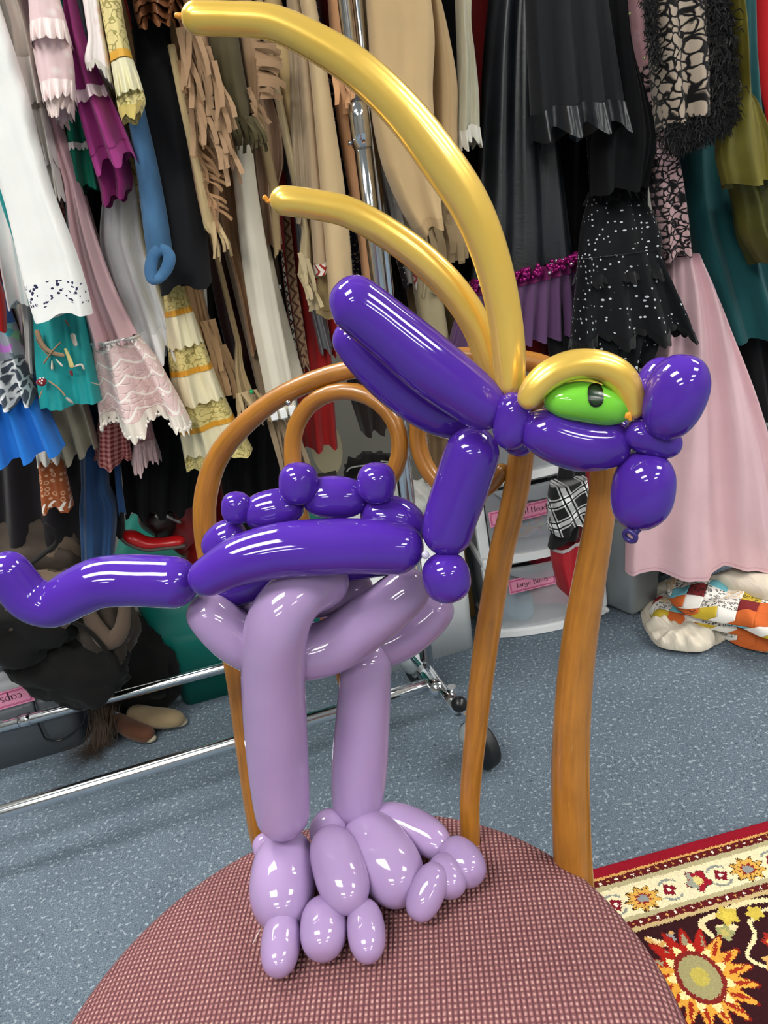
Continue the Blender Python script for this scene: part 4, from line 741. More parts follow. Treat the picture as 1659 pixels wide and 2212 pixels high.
def tufts(path, n, ln, wd, spread):
    for i in range(n):
        t = rnd.random()*(len(path)-1); k = int(t); a = np.array(path[k])*(1-(t-k))+np.array(path[min(k+1, len(path)-1)])*(t-k)
        c = onY(a[0]+rnd.gauss(0, spread), a[1]+rnd.gauss(0, spread), 1.165+rnd.random()*.03); d = np.array([rnd.gauss(0, 1), rnd.gauss(0, .6), rnd.gauss(-.3, 1)]); d /= np.linalg.norm(d); s_ = np.cross(d, [rnd.random(), 1, rnd.random()]); s_ /= np.linalg.norm(s_)
        m_ = c+d*ln*.5+np.array([0, 0, rnd.gauss(0, ln*.2)]); e = c+d*ln+np.array([0, 0, -ln*.3]); i0 = len(V)
        V.extend([c-s_*wd, c+s_*wd, m_-s_*wd, m_+s_*wd, e]); Fc.extend([(i0, i0+1, i0+3, i0+2), (i0+2, i0+3, i0+4)])
tufts([(1548, -20), (1558, 60), (1562, 140), (1566, 220), (1560, 262)], 2600, .016, .0011, 12); tufts([(1566, 240), (1530, 270), (1490, 290), (1450, 296)], 2200, .016, .0011, 12); tufts([(1400, -20), (1408, 60), (1416, 130)], 500, .012, .0009, 6)
tr = mesh('feather_trim', V, Fc, plain('black_feathers', '0c0a0b', .8), bl.root, [(0, 0)]*len(V)); tr['kind'] = 'stuff'
OV = fabric('5a5216', 'leather', '7a7226', rough=.5)
ov = G('olive_velvet_dress', 'olive green velvet sleeve knotted and spreading at the right edge', [(1564, -20, 1584, -24), (1574, 60, 1594, 54), (1580, 190, 1598, 184), (1564, 235, 1626, 224), (1552, 330, 1660, 312), (1566, 402, 1672, 396)], 1.215, OV, 2, .016, .03)
Garment('lower_panel', 'dark olive lower panel', [(1580, 395, 1668, 388), (1592, 440, 1690, 430), (1606, 510, 1700, 500), (1640, 570, 1710, 562)], 1.255, fabric('40400e', 'leather', '5e5c18', rough=.5), 3, .02, .03, ext=False, parent=ov.root)
G('teal_velvet_gown', 'dark teal velvet gown with stitched hem at the right', [(1500, 120, 1622, 108), (1476, 310, 1640, 288), (1486, 470, 1660, 448), (1520, 600, 1690, 580), (1562, 738, 1730, 722)], 1.36, fabric('06474a', rough=.7), 4, .014, .04)
G('scarlet_jacket', 'scarlet jacket sliver at the upper right edge', [(1622, 90, 1700, 84), (1630, 200, 1700, 194), (1648, 280, 1710, 272)], 1.40, fabric('c2181c'), 1, .004, .02)
G('pale_blue_ribbon', 'thin pale blue ribbon right of the olive sleeve', [(1582, 60, 1590, 59), (1592, 130, 1600, 129), (1600, 190, 1606, 189)], 1.26, fabric('8aa4c4', rough=.4), 1, .001, .004)
G('black_skirt', 'black gathered skirt hem at right beside the pink skirt', [(1540, 640, 1700, 625), (1575, 760, 1720, 745), (1600, 905, 1740, 890)], 1.42, BLK, 5, .014, .03)
# ------------------------------------------------------------------ rug
ra = onZ(1280, 1885, 0); rb_ = onZ(1659, 1780, 0); re = (rb_-ra)/np.linalg.norm(rb_-ra); rn = np.array([re[1], -re[0], 0])
ns_, nt_ = 470, 400; s0, s1, t1 = -.12, .58, .60
S_, T_ = np.meshgrid(np.linspace(s0, s1, ns_+1), np.linspace(0, t1, nt_+1)); s = (S_[:-1, :-1]+S_[1:, 1:])/2; t = (T_[:-1, :-1]+T_[1:, 1:])/2
rs = np.random.RandomState(3)
jx = rs.rand(*s.shape)*.0022-.0011; jy = rs.rand(*s.shape)*.0022-.0011; s = s+jx; t = t+jy
def C_(h): return np.array(srgb(h)[:3])
col = np.zeros(s.shape+(3,)); col[:] = C_('33161a')
def put_c(m, h): col[m] = C_(h)
put_c(t < .019, '8f1626'); put_c((t >= .019) & (t < .0225), 'd2a35c'); put_c((t >= .0225) & (t < .034), '5c1a1c')
put_c((t >= .034) & (t < .042), 'b3a880'); put_c((t >= .042) & (t < .091), 'e9dcb4'); put_c((t >= .091) & (t < .098), 'b3a880'); put_c((t >= .098) & (t < .108), '5c1a1c'); put_c((t >= .108) & (t < .1145), 'c0a878'); put_c((t >= .1145) & (t < .1165), '2c1210')
for tc, pp in ((.0283, .0125), (.103, .0125)):
    k = np.round(s/pp); d = np.hypot(s-k*pp, t-tc); put_c((d < .0021) & (k % 2 == 0), 'f0e6d2'); put_c((d < .0019) & (k % 2 != 0), 'd2a35c')
def flower(cx, cy, r, petals, cols, ph=0., sq=1., tilt=0.):
    dx = s-cx; dy = (t-cy)/sq; x = dx*math.cos(tilt)+dy*math.sin(tilt); y = -dx*math.sin(tilt)+dy*math.cos(tilt)
    rr = np.hypot(x, y)/r; a = np.arctan2(y, x)+ph; lob = .84+.16*np.cos(a*petals)
    for f, h in cols: put_c(rr < f*lob if f > .45 else rr < f, h)
    edge = (np.abs(np.sin(a*petals/2)) < .13) & (rr < lob) & (rr > cols[-1][0] if len(cols) > 1 else True); return edge, rr, lob
for k in range(-1, 5):
    c = .045+.158*k
    e, rr, lob = flower(c, .070, .0255, 9, [(1.06, '4a3218'), (.98, 'd8a850'), (.5, '8a2a22'), (.3, '8f9090')], .3, .82); put_c(e & (rr > .5), '4a3218')
    e, rr, lob = flower(c+.084, .066, .0185, 5, [(1.08, '4a3c34'), (1., '9a1c2c'), (.42, 'd0b870')], .8); put_c((rr < .95*lob) & (s < c+.080), '9a9c8c'); flower(c+.084, .066, .0185*.4, 5, [(1., 'd8c880')])
    for dx in (-.040, .040): flower(c+dx, .068, .0105, 4, [(1., '7a1826'), (.3, 'f2e8d6')], .3)
    for sg in (-1, 1):
        x0 = c+sg*.042; d = np.abs(np.hypot(s-x0, t-(.068+sg*.0)) - .0165); put_c((d < .0016) & (t < .058) & (t > .044) , '8b8f86'); put_c((d < .0016) & (t > .078) & (t < .089), '8b8f86')
# field: vines, big palmette flowers, leaves
def vine(pts, w_, h):
    P = catmull(np.array([(a, b, 0) for a, b in pts]), 90)[:, :2]
    for a, b in P: put_c(np.hypot(s-a, t-b) < w_, h)
vine([(.02, .128), (.045, .150), (.03, .165)], .0035, 'e8d0a0'); vine([(.10, .150), (.098, .128), (.13, .122), (.17, .118), (.22, .128)], .0038, 'e8d0a0'); vine([(.115, .140), (.135, .146), (.12, .152)], .003, 'e8d0a0')
vine([(.155, .145), (.15, .165), (.125, .19), (.16, .23), (.18, .30)], .0025, 'e8d0a0'); vine([(.155, .145), (.19, .135), (.25, .15), (.30, .135)], .0025, 'e8d0a0'); vine([(.02, .128), (.03, .142), (.055, .130)], .003, 'c89a5a')
def leaf(x, y, r, h, h2=None, p=5):
    flower(x, y, r, p, [(1., h)]+([(.5, h2)] if h2 else []), x*40)
for x, y, r, h, h2 in ((.135, .128, .016, 'c8b04a', 'd8c050'), (.17, .105+.03, .012, 'c8b04a', None), (.118, .150, .013, '9a9a6a', 'b8a860'), (.19, .16, .014, '9a9a6a', None), (.165, .178, .013, '9c2a20', 'd8a850'), (.15, .205, .014, 'c8a060', '8a2a22'), (.145, .255, .016, '8c8a5c', None), (.20, .21, .018, 'd8a850', '8a2a22'), (.05, .137, .008, '8f9090', None), (.23, .17, .014, 'c8b04a', None), (.26, .22, .018, '9c2a20', 'e0c070'), (.22, .27, .015, '9a9a6a', None), (.0, .14, .010, 'e8d0a0', None), (.30, .17, .014, '9a9a6a', None), (.12, .30, .02, '9c2a20', 'd8a850')): leaf(x, y, r, h, h2)
def palmette(cx, cy, k=1., tilt=.45):
    e, rr, lob = flower(cx, cy, .066*k, 17, [(1.05, '7a1c16'), (1., 'd89c3c')], 0, 1.02, tilt)
    a = np.arctan2(t-cy, s-cx); inn = rr*lob
    put_c((rr < lob) & (rr > .55) & (np.sin(a*17+rr*9) > .45), '9a2c1a'); put_c((rr < lob*.97) & (rr > .72) & (np.sin(a*34+1) > .8), 'e0b050')
    top = (a < -.9) & (a > -2.5); put_c(top & (rr < 1.0*lob) & (rr > .5), 'a02018'); put_c(top & (rr < .9*lob) & (rr > .66) & (np.sin(a*12) > .4), '9a8f70')
    flower(cx, cy, .066*k, 11, [(.58, 'f0d898'), (.44, '7a2420')], 0, 1.25, tilt); flower(cx, cy, .066*k, 9, [(.36, '9c9468'), (.16, 'b8a850')], 0, 1.25, tilt)
palmette(.056, .195); palmette(.30, .27, .9, .2); palmette(.42, .14, .55)
col = np.clip(col*(.88+.24*rs.rand(*s.shape)[..., None]), 0, 1)
Z_ = .0075+.0006*np.random.RandomState(5).rand(nt_+1, ns_+1); Z_[0] = .001; Z_[:, 0] = .001; Z_[:, -1] = .001; Z_[-1] = .001
V = (ra[None, None]+S_[..., None]*re+T_[..., None]*rn+Z_[..., None]*np.array([0, 0, 1.])).reshape(-1, 3)
idx = np.arange((nt_+1)*(ns_+1)).reshape(nt_+1, ns_+1); Q = np.stack([idx[:-1, :-1], idx[1:, :-1], idx[1:, 1:], idx[:-1, 1:]], -1).reshape(-1, 4)
me = bpy.data.meshes.new('oriental_rug'); me.vertices.add(len(V)); me.vertices.foreach_set('co', V.ravel()); me.loops.add(Q.size); me.loops.foreach_set('vertex_index', Q.ravel().astype(np.int32)); me.polygons.add(len(Q)); me.polygons.foreach_set('loop_start', np.arange(0, Q.size, 4, dtype=np.int32)); me.update(calc_edges=True)
ca = me.color_attributes.new('pattern', 'FLOAT_COLOR', 'CORNER'); cc = np.repeat(np.concatenate([col.reshape(-1, 3), np.ones((col.shape[0]*col.shape[1], 1))], 1), 4, axis=0); ca.data.foreach_set('color', cc.astype(np.float32).ravel())
g = NG('woven_rug_pile'); at = g.n('ShaderNodeAttribute', _attribute_name='pattern').outputs[0]; g.set('Base Color', at); g.set('Roughness', .95); g.set('Specular IOR Level', .1); g.bump(g.noise(g.obj(), 600., 2.), .5, .002)
me.materials.append(g.m); rug = bpy.data.objects.new('oriental_rug', me); COL.objects.link(rug); tag(rug, 'oriental rug with dark red edge, cream floral border and large yellow palmette', 'rug')
# ------------------------------------------------------------------ lettering: brush strokes on paper labels
def arc(cx, cy, rx, ry, a0, a1, n=10): return [(cx+rx*math.cos(math.radians(a0+(a1-a0)*i/n)), cy+ry*math.sin(math.radians(a0+(a1-a0)*i/n))) for i in range(n+1)]
GL = {  # strokes: (points, thick) in x-height units, advance last
 'S': ([(arc(.32, .78, .2, .2, 40, 200)+[(.3, .58)]+arc(.3, .28, .26, .28, 80, -180), 1), (arc(.02, .25, .1, .1, 0, 300), .7)], .68),
 'a': ([(arc(.28, .3, .24, .28, 60, 330), .8), ([(.5, .6), (.5, .1), (.6, .02)], 1.3)], .68),
 'm': ([([(.08, .6), (.08, 0)], 1.3), (arc(.26, .35, .18, .24, 180, 0)+[(.44, 0)], .8), (arc(.62, .35, .18, .24, 180, 0)+[(.8, 0)], .9)], .95),
 'u': ([([(.08, .6), (.08, .2)]+arc(.28, .2, .2, .18, 180, 360)+[(.48, .6)], .9)], .62),
 'r': ([([(.1, .6), (.1, 0)], 1.3), ([(.1, .35), (.2, .55), (.36, .55)], .8)], .42),
 'i': ([([(.08, .6), (.08, 0)], 1.3), ([(.06, .78), (.1, .8)], 1.3)], .24),
 'l': ([([(.08, 1.05), (.08, 0)], 1.4)], .24),
 'H': ([([(.1, 1), (.1, 0)], 1.5), ([(.6, 1), (.6, 0)], 1.), ([(-.02, .68), (.7, .68)], .6)], .78),
 'e': ([([(.1, .3), (.46, .38)]+arc(.28, .32, .2, .26, 20, 320), .8)], .58),
 'd': ([(arc(.26, .3, .22, .28, 40, 330), .8), ([(.5, 1.02), (.5, 0)], 1.3)], .64),
 'b': ([([(.1, 1.02), (.1, 0)], 1.4), (arc(.3, .28, .22, .27, 150, -150), .8)], .62),
 'n': ([([(.08, .6), (.08, 0)], 1.3), (arc(.28, .32, .2, .26, 180, 0)+[(.48, 0)], .9)], .62),
 's': ([(arc(.22, .46, .15, .13, 40, 220)+arc(.22, .16, .17, .15, 80, -160), .9)], .48),
 'g': ([(arc(.26, .36, .2, .22, 0, 360), .8), ([(.46, .55), (.48, .05)]+arc(.28, -.12, .22, .16, 30, -200), .9)], .62),
 'B': ([([(.12, 1), (.12, 0)], 1.5), (arc(.2, .76, .28, .22, 100, -90), .9), (arc(.2, .28, .36, .27, 90, -100), 1)], .7),
 'o': ([(arc(.28, .3, .22, .28, 0, 360), 1)], .62),
 'w': ([([(.04, .6), (.2, .02), (.38, .6), (.56, .02), (.74, .6)], 1)], .84),
 'c': ([(arc(.28, .3, .22, .28, 50, 320), 1)], .56),
 'p': ([([(.1, .6), (.1, -.42)], 1.3), (arc(.3, .3, .22, .27, 150, -150), .8)], .62),
 ' ': ([], .4)}
PINK = plain('pink_paper', 'e493b0', .6); PRINT = plain('dark_print', '3a1226', .7); PRBD = plain('magenta_print', 'a82c66', .7)
def label(parent, c, ux, uy, wd, ht, text, tw, name='paper_label', flip=False, shift=0.):
    """paper strip with double printed border and stroke lettering; c centre, ux/uy unit axes"""
    nz_ = np.cross(ux, uy); b = MB(); b.box(c, (wd/2, ht/2, .0004), [ux, uy, nz_]); lb = b.build(name, PINK, parent)
    b = MB()
    for m_, th in ((.10, .0007), (.16, .0004)):
        hw = wd/2-ht*m_; hh = ht/2-ht*m_
        for cx, cy, a, d in ((0, hh, hw, th), (0, -hh, hw, th), (hw, 0, th, hh), (-hw, 0, th, hh)): b.box(c+ux*cx+uy*cy+nz_*.0006, (a, d, .0001), [ux, uy, nz_])
    b.build('printed_border', PRBD, lb)
    tot = sum(GL[ch][1] for ch in text); k = tw/tot; x = -tw/2+shift; sg = -1 if flip else 1; b = MB()
    for ch in text:
        for pts, th in GL[ch][0]:
            P = np.array([(x+p[0]*k, (p[1]-.38)*k) for p in pts]); wv = k*.045*th
            V = []; n = len(P); T = np.gradient(P, axis=0); T /= np.linalg.norm(T, axis=1)[:, None]+1e-9
            for i in range(n):
                ww = wv*(.6+.7*abs(T[i][1])); nn = np.array([-T[i][1], T[i][0]])*ww
                for q in (P[i]+nn, P[i]-nn): V.append(c+sg*(ux*q[0]+uy*q[1])+nz_*.0008)
            b.add(V, [(2*i, 2*i+1, 2*i+3, 2*i+2) for i in range(n-1)])
        x += GL[ch][1]*k
    b.build('lettering', PRINT, lb)
# ------------------------------------------------------------------ drawer cart
cs = .06; ce = np.array([1, cs, 0])/math.hypot(1, cs); cn = np.array([ce[1], -ce[0], 0]); cz = np.array([0, 0, 1.]); CA = [ce, -cn, cz]
c0 = onZ(1085, 1372, 0); CWD = .265; cl = c0-ce*.012; cm = cl+ce*CWD/2     # front left bottom corner, centre of the front
cart = thing('drawer_cart', 'white three drawer plastic cart with pink labels behind the chair posts', 'drawer cart', tuple(cm-cn*.16))
WPL = plain('white_plastic', 'f2f5f5', .35)
def clear(name, col, a):
    g = NG(name); g.set('Base Color', srgb(col)); g.set('Roughness', .25); g.set('Alpha', a); return g.m
CLR = clear('frosted_drawer_plastic', 'c4c8cc', .34); CLG = clear('frosted_clear_grip', 'b4babe', .6)
D_ = .30
def cb_(x0, x1, y0, y1, z0, z1, bev=.004): return (cl+ce*(x0+x1)/2-cn*(y0+y1)/2+cz*(z0+z1)/2, ((x1-x0)/2, (y1-y0)/2, (z1-z0)/2), CA, bev)
PT = .192
b = MB()
for k in range(4): b.box(*cb_(-.012, CWD+.012, -.012, D_, k*PT+(.0 if k == 0 else -.012), k*PT+.014, .005))
for x0 in (-.012, CWD-.012):
    for k in range(3): b.box(*cb_(x0, x0+.024, .0, .022, k*PT+.014, (k+1)*PT-.012, .003)); b.box(*cb_(x0, x0+.024, D_-.022, D_, k*PT+.014, (k+1)*PT-.012, .003))
b.build('frame', WPL, cart)
b = MB(); 
for x0 in (-.006, CWD+.0): b.box(*cb_(x0, x0+.004, .02, D_-.02, .01, 3*PT, 0))
b.box(*cb_(0, CWD, D_-.006, D_-.002, .01, 3*PT, 0)); b.build('side_panel', plain('grey_translucent_side', '8f9499', .4), cart)
for k in range(3):
    z0 = k*PT+.016; z1 = (k+1)*PT-.016; dr_ = MB(); n = 16; V = []
    # bowed front panel
    for i in range(n+1):
        tt = i/n; x = .014+(CWD-.028)*tt; bow = .022*(1-(2*tt-1)**2)
        for yy in (-bow-.004, -bow): 
            for zz in (z0, z1): V.append(cl+ce*x+cn*(-yy)*1.+cz*zz)
    Fc = []
    for i in range(n): a = 4*i; c_ = 4*(i+1); Fc += [(a, c_, c_+1, a+1), (a+2, a+3, c_+3, c_+2), (a+1, c_+1, c_+3, a+3), (a, a+2, c_+2, c_)]
    Fc += [(0, 1, 3, 2), (4*n, 4*n+2, 4*n+3, 4*n+1)]
    dr_.add(V, Fc); dw = dr_.build('drawer', CLR, cart)
    r = MB(); 
    for i in range(n):
        t0_ = i/n; t1_ = (i+1)/n; f = lambda q: cl+ce*(.0+(CWD)*q)+cn*(.006+.024*(1-(2*q-1)**2))
        p0, p1 = f(t0_), f(t1_); Vv = []
        for p in (p0, p1):
            for dn, dz in ((-.012, 0), (.006, 0), (.006, .014), (-.012, .016)): Vv.append(p+cn*dn+cz*(z0-.014+dz))
        r.add(Vv, [(0, 1, 5, 4), (1, 2, 6, 5), (2, 3, 7, 6), (3, 0, 4, 7)])
    r.build('drawer_lip', WPL, dw)
    # scooped grip under the top edge
    r = MB(); V = []; m_ = 18
    for i in range(m_+1):
        q = i/m_; x = CWD*(.13+.74*q); dpt = .030*math.sin(q*PI)**.6; bow = .022*(1-(2*(x/CWD)-1)**2)
        for zz, oo in ((z1, .006), (z1, .022), (z1-dpt, .018), (z1-dpt-.002, .006)): V.append(cl+ce*x+cn*(bow+oo)+cz*zz)
    r.add(V, [(4*i+a_, 4*i+(a_+1) % 4, 4*i+4+(a_+1) % 4, 4*i+4+a_) for i in range(m_) for a_ in range(4)]); r.build('drawer_grip', CLG, dw)
    # drawer tray walls and floor
    r = MB(); r.box(*cb_(.02, CWD-.02, .0, D_-.02, z0-.004, z0, 0)); r.build('drawer_tray', CLR, dw)
# contents seen through the fronts
def heap(name, c, rx, ry, rz, mat, parent=None, seed=0, rough=.35, n=36, flatb=True):
    V = []; m_ = n//2
    for i in range(m_+1):
        ph = PI*i/m_
        for j in range(n):
            th = 2*PI*j/n; d = np.array([math.sin(ph)*math.cos(th), math.sin(ph)*math.sin(th), math.cos(ph)])
            k = 1+rough*noise.noise(Vector(d*2.2+seed))+rough*.5*noise.noise(Vector(d*5+seed*2)); p = np.array(c)+d*[rx, ry, rz]*k
            if flatb: p[2] = max(p[2], c[2]-rz*.55)
            V.append(p)
    Fc = [(i*n+j, (i+1)*n+j, (i+1)*n+(j+1) % n, i*n+(j+1) % n) for i in range(m_) for j in range(n)]
    return mesh(name, V, Fc, mat, parent, [(v[0]+v[1]*.5, v[2]+v[1]) for v in V])
def inn(x, y, z): return cl+ce*x-cn*y+cz*z
tag(heap('pink_bow', inn(.21, .06, .06), .10, .045, .055, fabric('c23a62'), None, 3), 'deep pink bow inside the bottom drawer', 'hair bow')
tag(heap('blue_bow', inn(.06, .035, .045), .045, .03, .045, fabric('7fb4cc'), None, 5), 'light blue bow in left of bottom drawer', 'hair bow')
tag(heap('red_bow', inn(.17, .07, .135), .05, .03, .035, fabric('c02a44'), None, 8), 'red bow on top of the pile in bottom drawer', 'hair bow')
tag(heap('headband_pile', inn(.2, .07, .235), .11, .05, .04, fabric('a8405c', 'print', '7c96b0'), None, 9), 'mixed red and blue headbands inside middle drawer', 'headbands')
# labels (stuck on the drawer fronts)
uxl = ce*math.cos(.09)-cz*0+cz*math.sin(.07); uxl /= np.linalg.norm(uxl); uyl = np.cross(np.cross(uxl, cz), uxl); uyl = uyl/np.linalg.norm(uyl)
def fc(x, z, o=.030): return cl+ce*x+cn*(o)+cz*z
P1 = onY(1152, 1253, 1.54-.024, cs)
nrm_fix = lambda ux, uy: (ux, uy)
uxl = ce+cz*.02; uxl /= np.linalg.norm(uxl); uyl = np.cross(-cn*-1, uxl); uyl = uyl if uyl[2] > 0 else -uyl
def lab(cx, cy, wd, ht, text, tw, sh):
    c = onY(cx, cy, 1.54-.036, cs); ux, uy = uxl, uyl
    if np.cross(ux, uy)@cn < 0: ux = ux
    label(cart, c, ux, uy, wd, ht, text, tw, shift=sh)
lab(1150, 1257, .112, .036, 'large Bows', .074, 0.); lab(1166, 1098, .232, .036, 'Sa        rl Headb', .123, -.036)
# something lying on top of the cart
b = MB(); b.box(*cb_(-.016, CWD+.016, -.016, D_+.004, 3*PT+.002, 3*PT+.03, .008)); b.build('top_lid', WPL, cart)
# hair accessory hanging in front of the cart: plaid and red bunches
hc = G('plaid_and_red_apron', 'plaid black and white cloth bunch with red cloth below, hanging before the cart', [(1210, 985, 1258, 975), (1205, 1030, 1262, 1015), (1190, 1075, 1266, 1050)], 1.335, fabric('161618'), 3, .010, .02, cat='clothing')
Garment('plaid_bunch', 'black and white plaid', [(1192, 1048, 1262, 1028), (1187, 1085, 1266, 1060), (1188, 1120, 1267, 1095), (1190, 1150, 1262, 1128)], 1.31, fabric('111', 'plaid') if False else fabric('111114', 'plaid'), 2, .008, .03, ext=False, parent=hc.root)
Garment('black_underlayer', None, [(1196, 1140, 1250, 1125), (1186, 1182, 1246, 1162)], 1.325, fabric('141416'), 1, .004, .02, ext=False, parent=hc.root)
rdp = Garment('red_bunch', 'red satin cloth', [(1191, 1184, 1248, 1160), (1195, 1220, 1250, 1205), (1212, 1278, 1250, 1262)], 1.33, fabric('a81624', rough=.55), 2, .010, .028, ext=False, parent=hc.root)
Garment('red_side_fold', None, [(1250, 1000, 1280, 990), (1255, 1100, 1285, 1090), (1240, 1200, 1272, 1190)], 1.37, fabric('8a1018', rough=.55), 1, .006, .02, ext=False, parent=hc.root)
rdp.band('silver_overlock', -.02, .05, fabric('b8b0b0', 'crinkle'), .003)
# ------------------------------------------------------------------ grey wastebin right of the cart
gb0 = onZ(1375, 1342, 0); GR = plain('grey_plastic_bin', '8b9395', .4)
binr = thing('grey_bin', 'tall grey plastic bin right of the drawer cart', 'bin', (gb0[0]-.075, gb0[1]+.10, 0)); bc_ = np.array([gb0[0]-.075, gb0[1]+.11, 0])
ba = np.array([-.45, .89, 0]); ba /= np.linalg.norm(ba); BX = [np.array([ba[1], -ba[0], 0]), ba, cz]; bc_ = np.array([gb0[0], gb0[1], 0])+ba*.125+BX[0]*.045
b = MB(); b.box(bc_+cz*.128, (.055, .14, .128), BX, .015, taper=.82); b.build('body', GR, binr, True)
b = MB(); b.box(bc_+cz*.262, (.064, .15, .010), BX, .01); b.box(bc_+cz*.285, (.054, .138, .022), BX, .015, taper=1.1); b.build('lid', plain('pale_grey_lid', 'b6bcbc', .4), binr, True)
b = MB(); b.box(bc_-ba*.139+cz*.292, (.008, .006, .012), BX, .002); b.build('latch', BLACKP, binr)
# dark chest behind the quilt
q_ = onZ(1600, 1290, 0); cc = W(loc(q_)[0]+.08, loc(q_)[1]+.30, .17); ch = thing('grey_storage_box', 'dark grey storage box in the shade behind the quilt', 'storage box', (cc[0], cc[1], 0))
b = MB(); b.box(cc-cz*.01, (.24, .12, .16), AXR, .01, taper=.96); b.build('body', plain('dark_grey_plastic', '4a4d4c', .6), ch); b = MB(); b.box(cc+cz*.16, (.25, .13, .010), AXR, .005); b.build('lid', plain('dark_lid', '5a5d5c', .5), ch)
# ------------------------------------------------------------------ patchwork quilt
def quilt_mat():
    g = NG('patchwork_cotton'); uv = g.uv(); r_ = g.n('ShaderNodeVectorRotate', _rotation_type='Z_AXIS', Vector=uv, Angle=.70).outputs[0]
    sc = g.n('ShaderNodeVectorMath', _operation='MULTIPLY', i0=r_, i1=(27, 27, 0)).outputs[0]; fl = g.n('ShaderNodeVectorMath', _operation='FLOOR', i0=sc).outputs[0]
    wn = g.n('ShaderNodeTexWhiteNoise', Vector=fl).outputs[0]; cr = g.t.nodes.new('ShaderNodeValToRGB'); cr.color_ramp.interpolation = 'CONSTANT'; g.t.links.new(wn, cr.inputs[0]); el = cr.color_ramp.elements
    cols = ['eeebe3', 'd2672a', '6cb4c0', '7a1a1c', 'ece8de', 'f0ece4', 'bc2420', 'f0e4d0', 'cdb030', 'e8e4da', 'eee']
    for i, h in enumerate(cols[:-1]):
        if i < 2: e = el[i]; e.position = i/10
        else: e = el.new(i/10)
        e.color = srgb(h)
    wn2 = g.n('ShaderNodeTexWhiteNoise', Vector=g.n('ShaderNodeVectorMath', _operation='ADD', i0=fl, i1=(7.3, 2.1, 0)).outputs[0]).outputs[0]
    d = g.n('ShaderNodeTexVoronoi', Vector=uv, Scale=150.).outputs[0]; m_ = g.mth('MULTIPLY', g.mth('LESS_THAN', g.mth('ABSOLUTE', g.mth('SUBTRACT', d, .32)), .12), g.mth('GREATER_THAN', wn2, .52))
    c = g.mix(g.mth('MULTIPLY', m_, .85), cr.outputs[0], g.mix(g.mth('GREATER_THAN', wn2, .8), srgb('17181c'), srgb('d9a83a'))); g.set('Base Color', c); g.set('Roughness', .9)
    fx, fy_, _ = g.xyz(g.n('ShaderNodeVectorMath', _operation='FRACTION', i0=sc).outputs[0]); e1 = g.mth('ABSOLUTE', g.mth('SUBTRACT', fx, .5)); e2 = g.mth('ABSOLUTE', g.mth('SUBTRACT', fy_, .5))
    g.bump(g.ramp(g.mth('MAXIMUM', e1, e2), .5, .42), .5, .003); return g.m
QM = quilt_mat(); CRM = fabric('e6dcc8', 'crinkle')
qa = onZ(1520, 1395, 0); quilt = thing('patchwork_quilt', 'folded patchwork quilt with cream ruffled backing on the carpet', 'quilt', tuple(onZ(1540, 1380, 0)))
def layer(name, pts, z0, th, mat, seed, puff=.012, wav=.0):
    """soft folded pad: outline in the picture (on the plane z0), domed and wrinkled"""
    P = np.array([onZ(x, y, z0) for x, y in pts]); P = np.vstack([P, P[:1]]); C = catmull(P, 73)[:-1]; ctr = C.mean(0); n = len(C); V = []; UV = []; rings = 12
    for k in range(rings+1):
        f = k/rings
        for i in range(n):
            p = ctr+(C[i]-ctr)*(1-f)*(1+.035*noise.noise(Vector((i*.45, seed, f*3)))); rise = th*(1-(1-f)**6)*.9+puff*noise.noise(Vector((p[0]*22+seed, p[1]*22, 0)))*min(1, f*5)+wav*math.sin(i*1.1)*(1-f)**3
            V.append(p+[0, 0, max(rise, .001)]); UV.append((p[0], p[1]))
    m0 = len(V)
    for i in range(n): V.append(C[i]*[1, 1, 0]+[0, 0, max(z0-.012, .002)]); UV.append((C[i][0], C[i][1]-.03))
    Fc = [(k*n+i, k*n+(i+1) % n, (k+1)*n+(i+1) % n, (k+1)*n+i) for k in range(rings) for i in range(n)]+[(m0+i, m0+(i+1) % n, (i+1) % n, i) for i in range(n)]
    return mesh(name, V, Fc, mat, quilt, UV)
layer('cream_backing', [(1384, 1300), (1388, 1345), (1410, 1378), (1450, 1392), (1500, 1398), (1545, 1392), (1580, 1378), (1680, 1382), (1720, 1330), (1650, 1290), (1500, 1260), (1420, 1262)], .004, .022, CRM, 2, .022, .006)
layer('cream_ruffle', [(1392, 1348), (1420, 1385), (1470, 1396), (1520, 1396), (1546, 1375), (1520, 1348), (1470, 1352), (1430, 1345)], .022, .020, CRM, 8, .030, .008)
layer('patchwork_fold', [(1402, 1318), (1420, 1346), (1470, 1352), (1530, 1346), (1500, 1290), (1430, 1282)], .026, .020, QM, 12, .014)
layer('patchwork_fold', [(1540, 1340), (1565, 1368), (1620, 1392), (1720, 1400), (1740, 1340), (1600, 1300)], .022, .03, QM, 17, .014)
layer('patchwork_fold', [(1470, 1300), (1485, 1335), (1540, 1350), (1600, 1362), (1660, 1368), (1740, 1350), (1720, 1290), (1560, 1262), (1480, 1262)], .045, .030, QM, 4, .016)
layer('patchwork_fold', [(1438, 1256), (1450, 1292), (1485, 1318), (1540, 1332), (1600, 1345), (1655, 1368), (1740, 1370), (1740, 1290), (1640, 1262), (1540, 1244), (1470, 1240)], .075, .022, QM, 21, .012)
layer('cream_backing_fold', [(1530, 1246), (1560, 1256), (1620, 1280), (1700, 1300), (1740, 1270), (1640, 1236), (1580, 1230)], .10, .016, CRM, 6, .010)
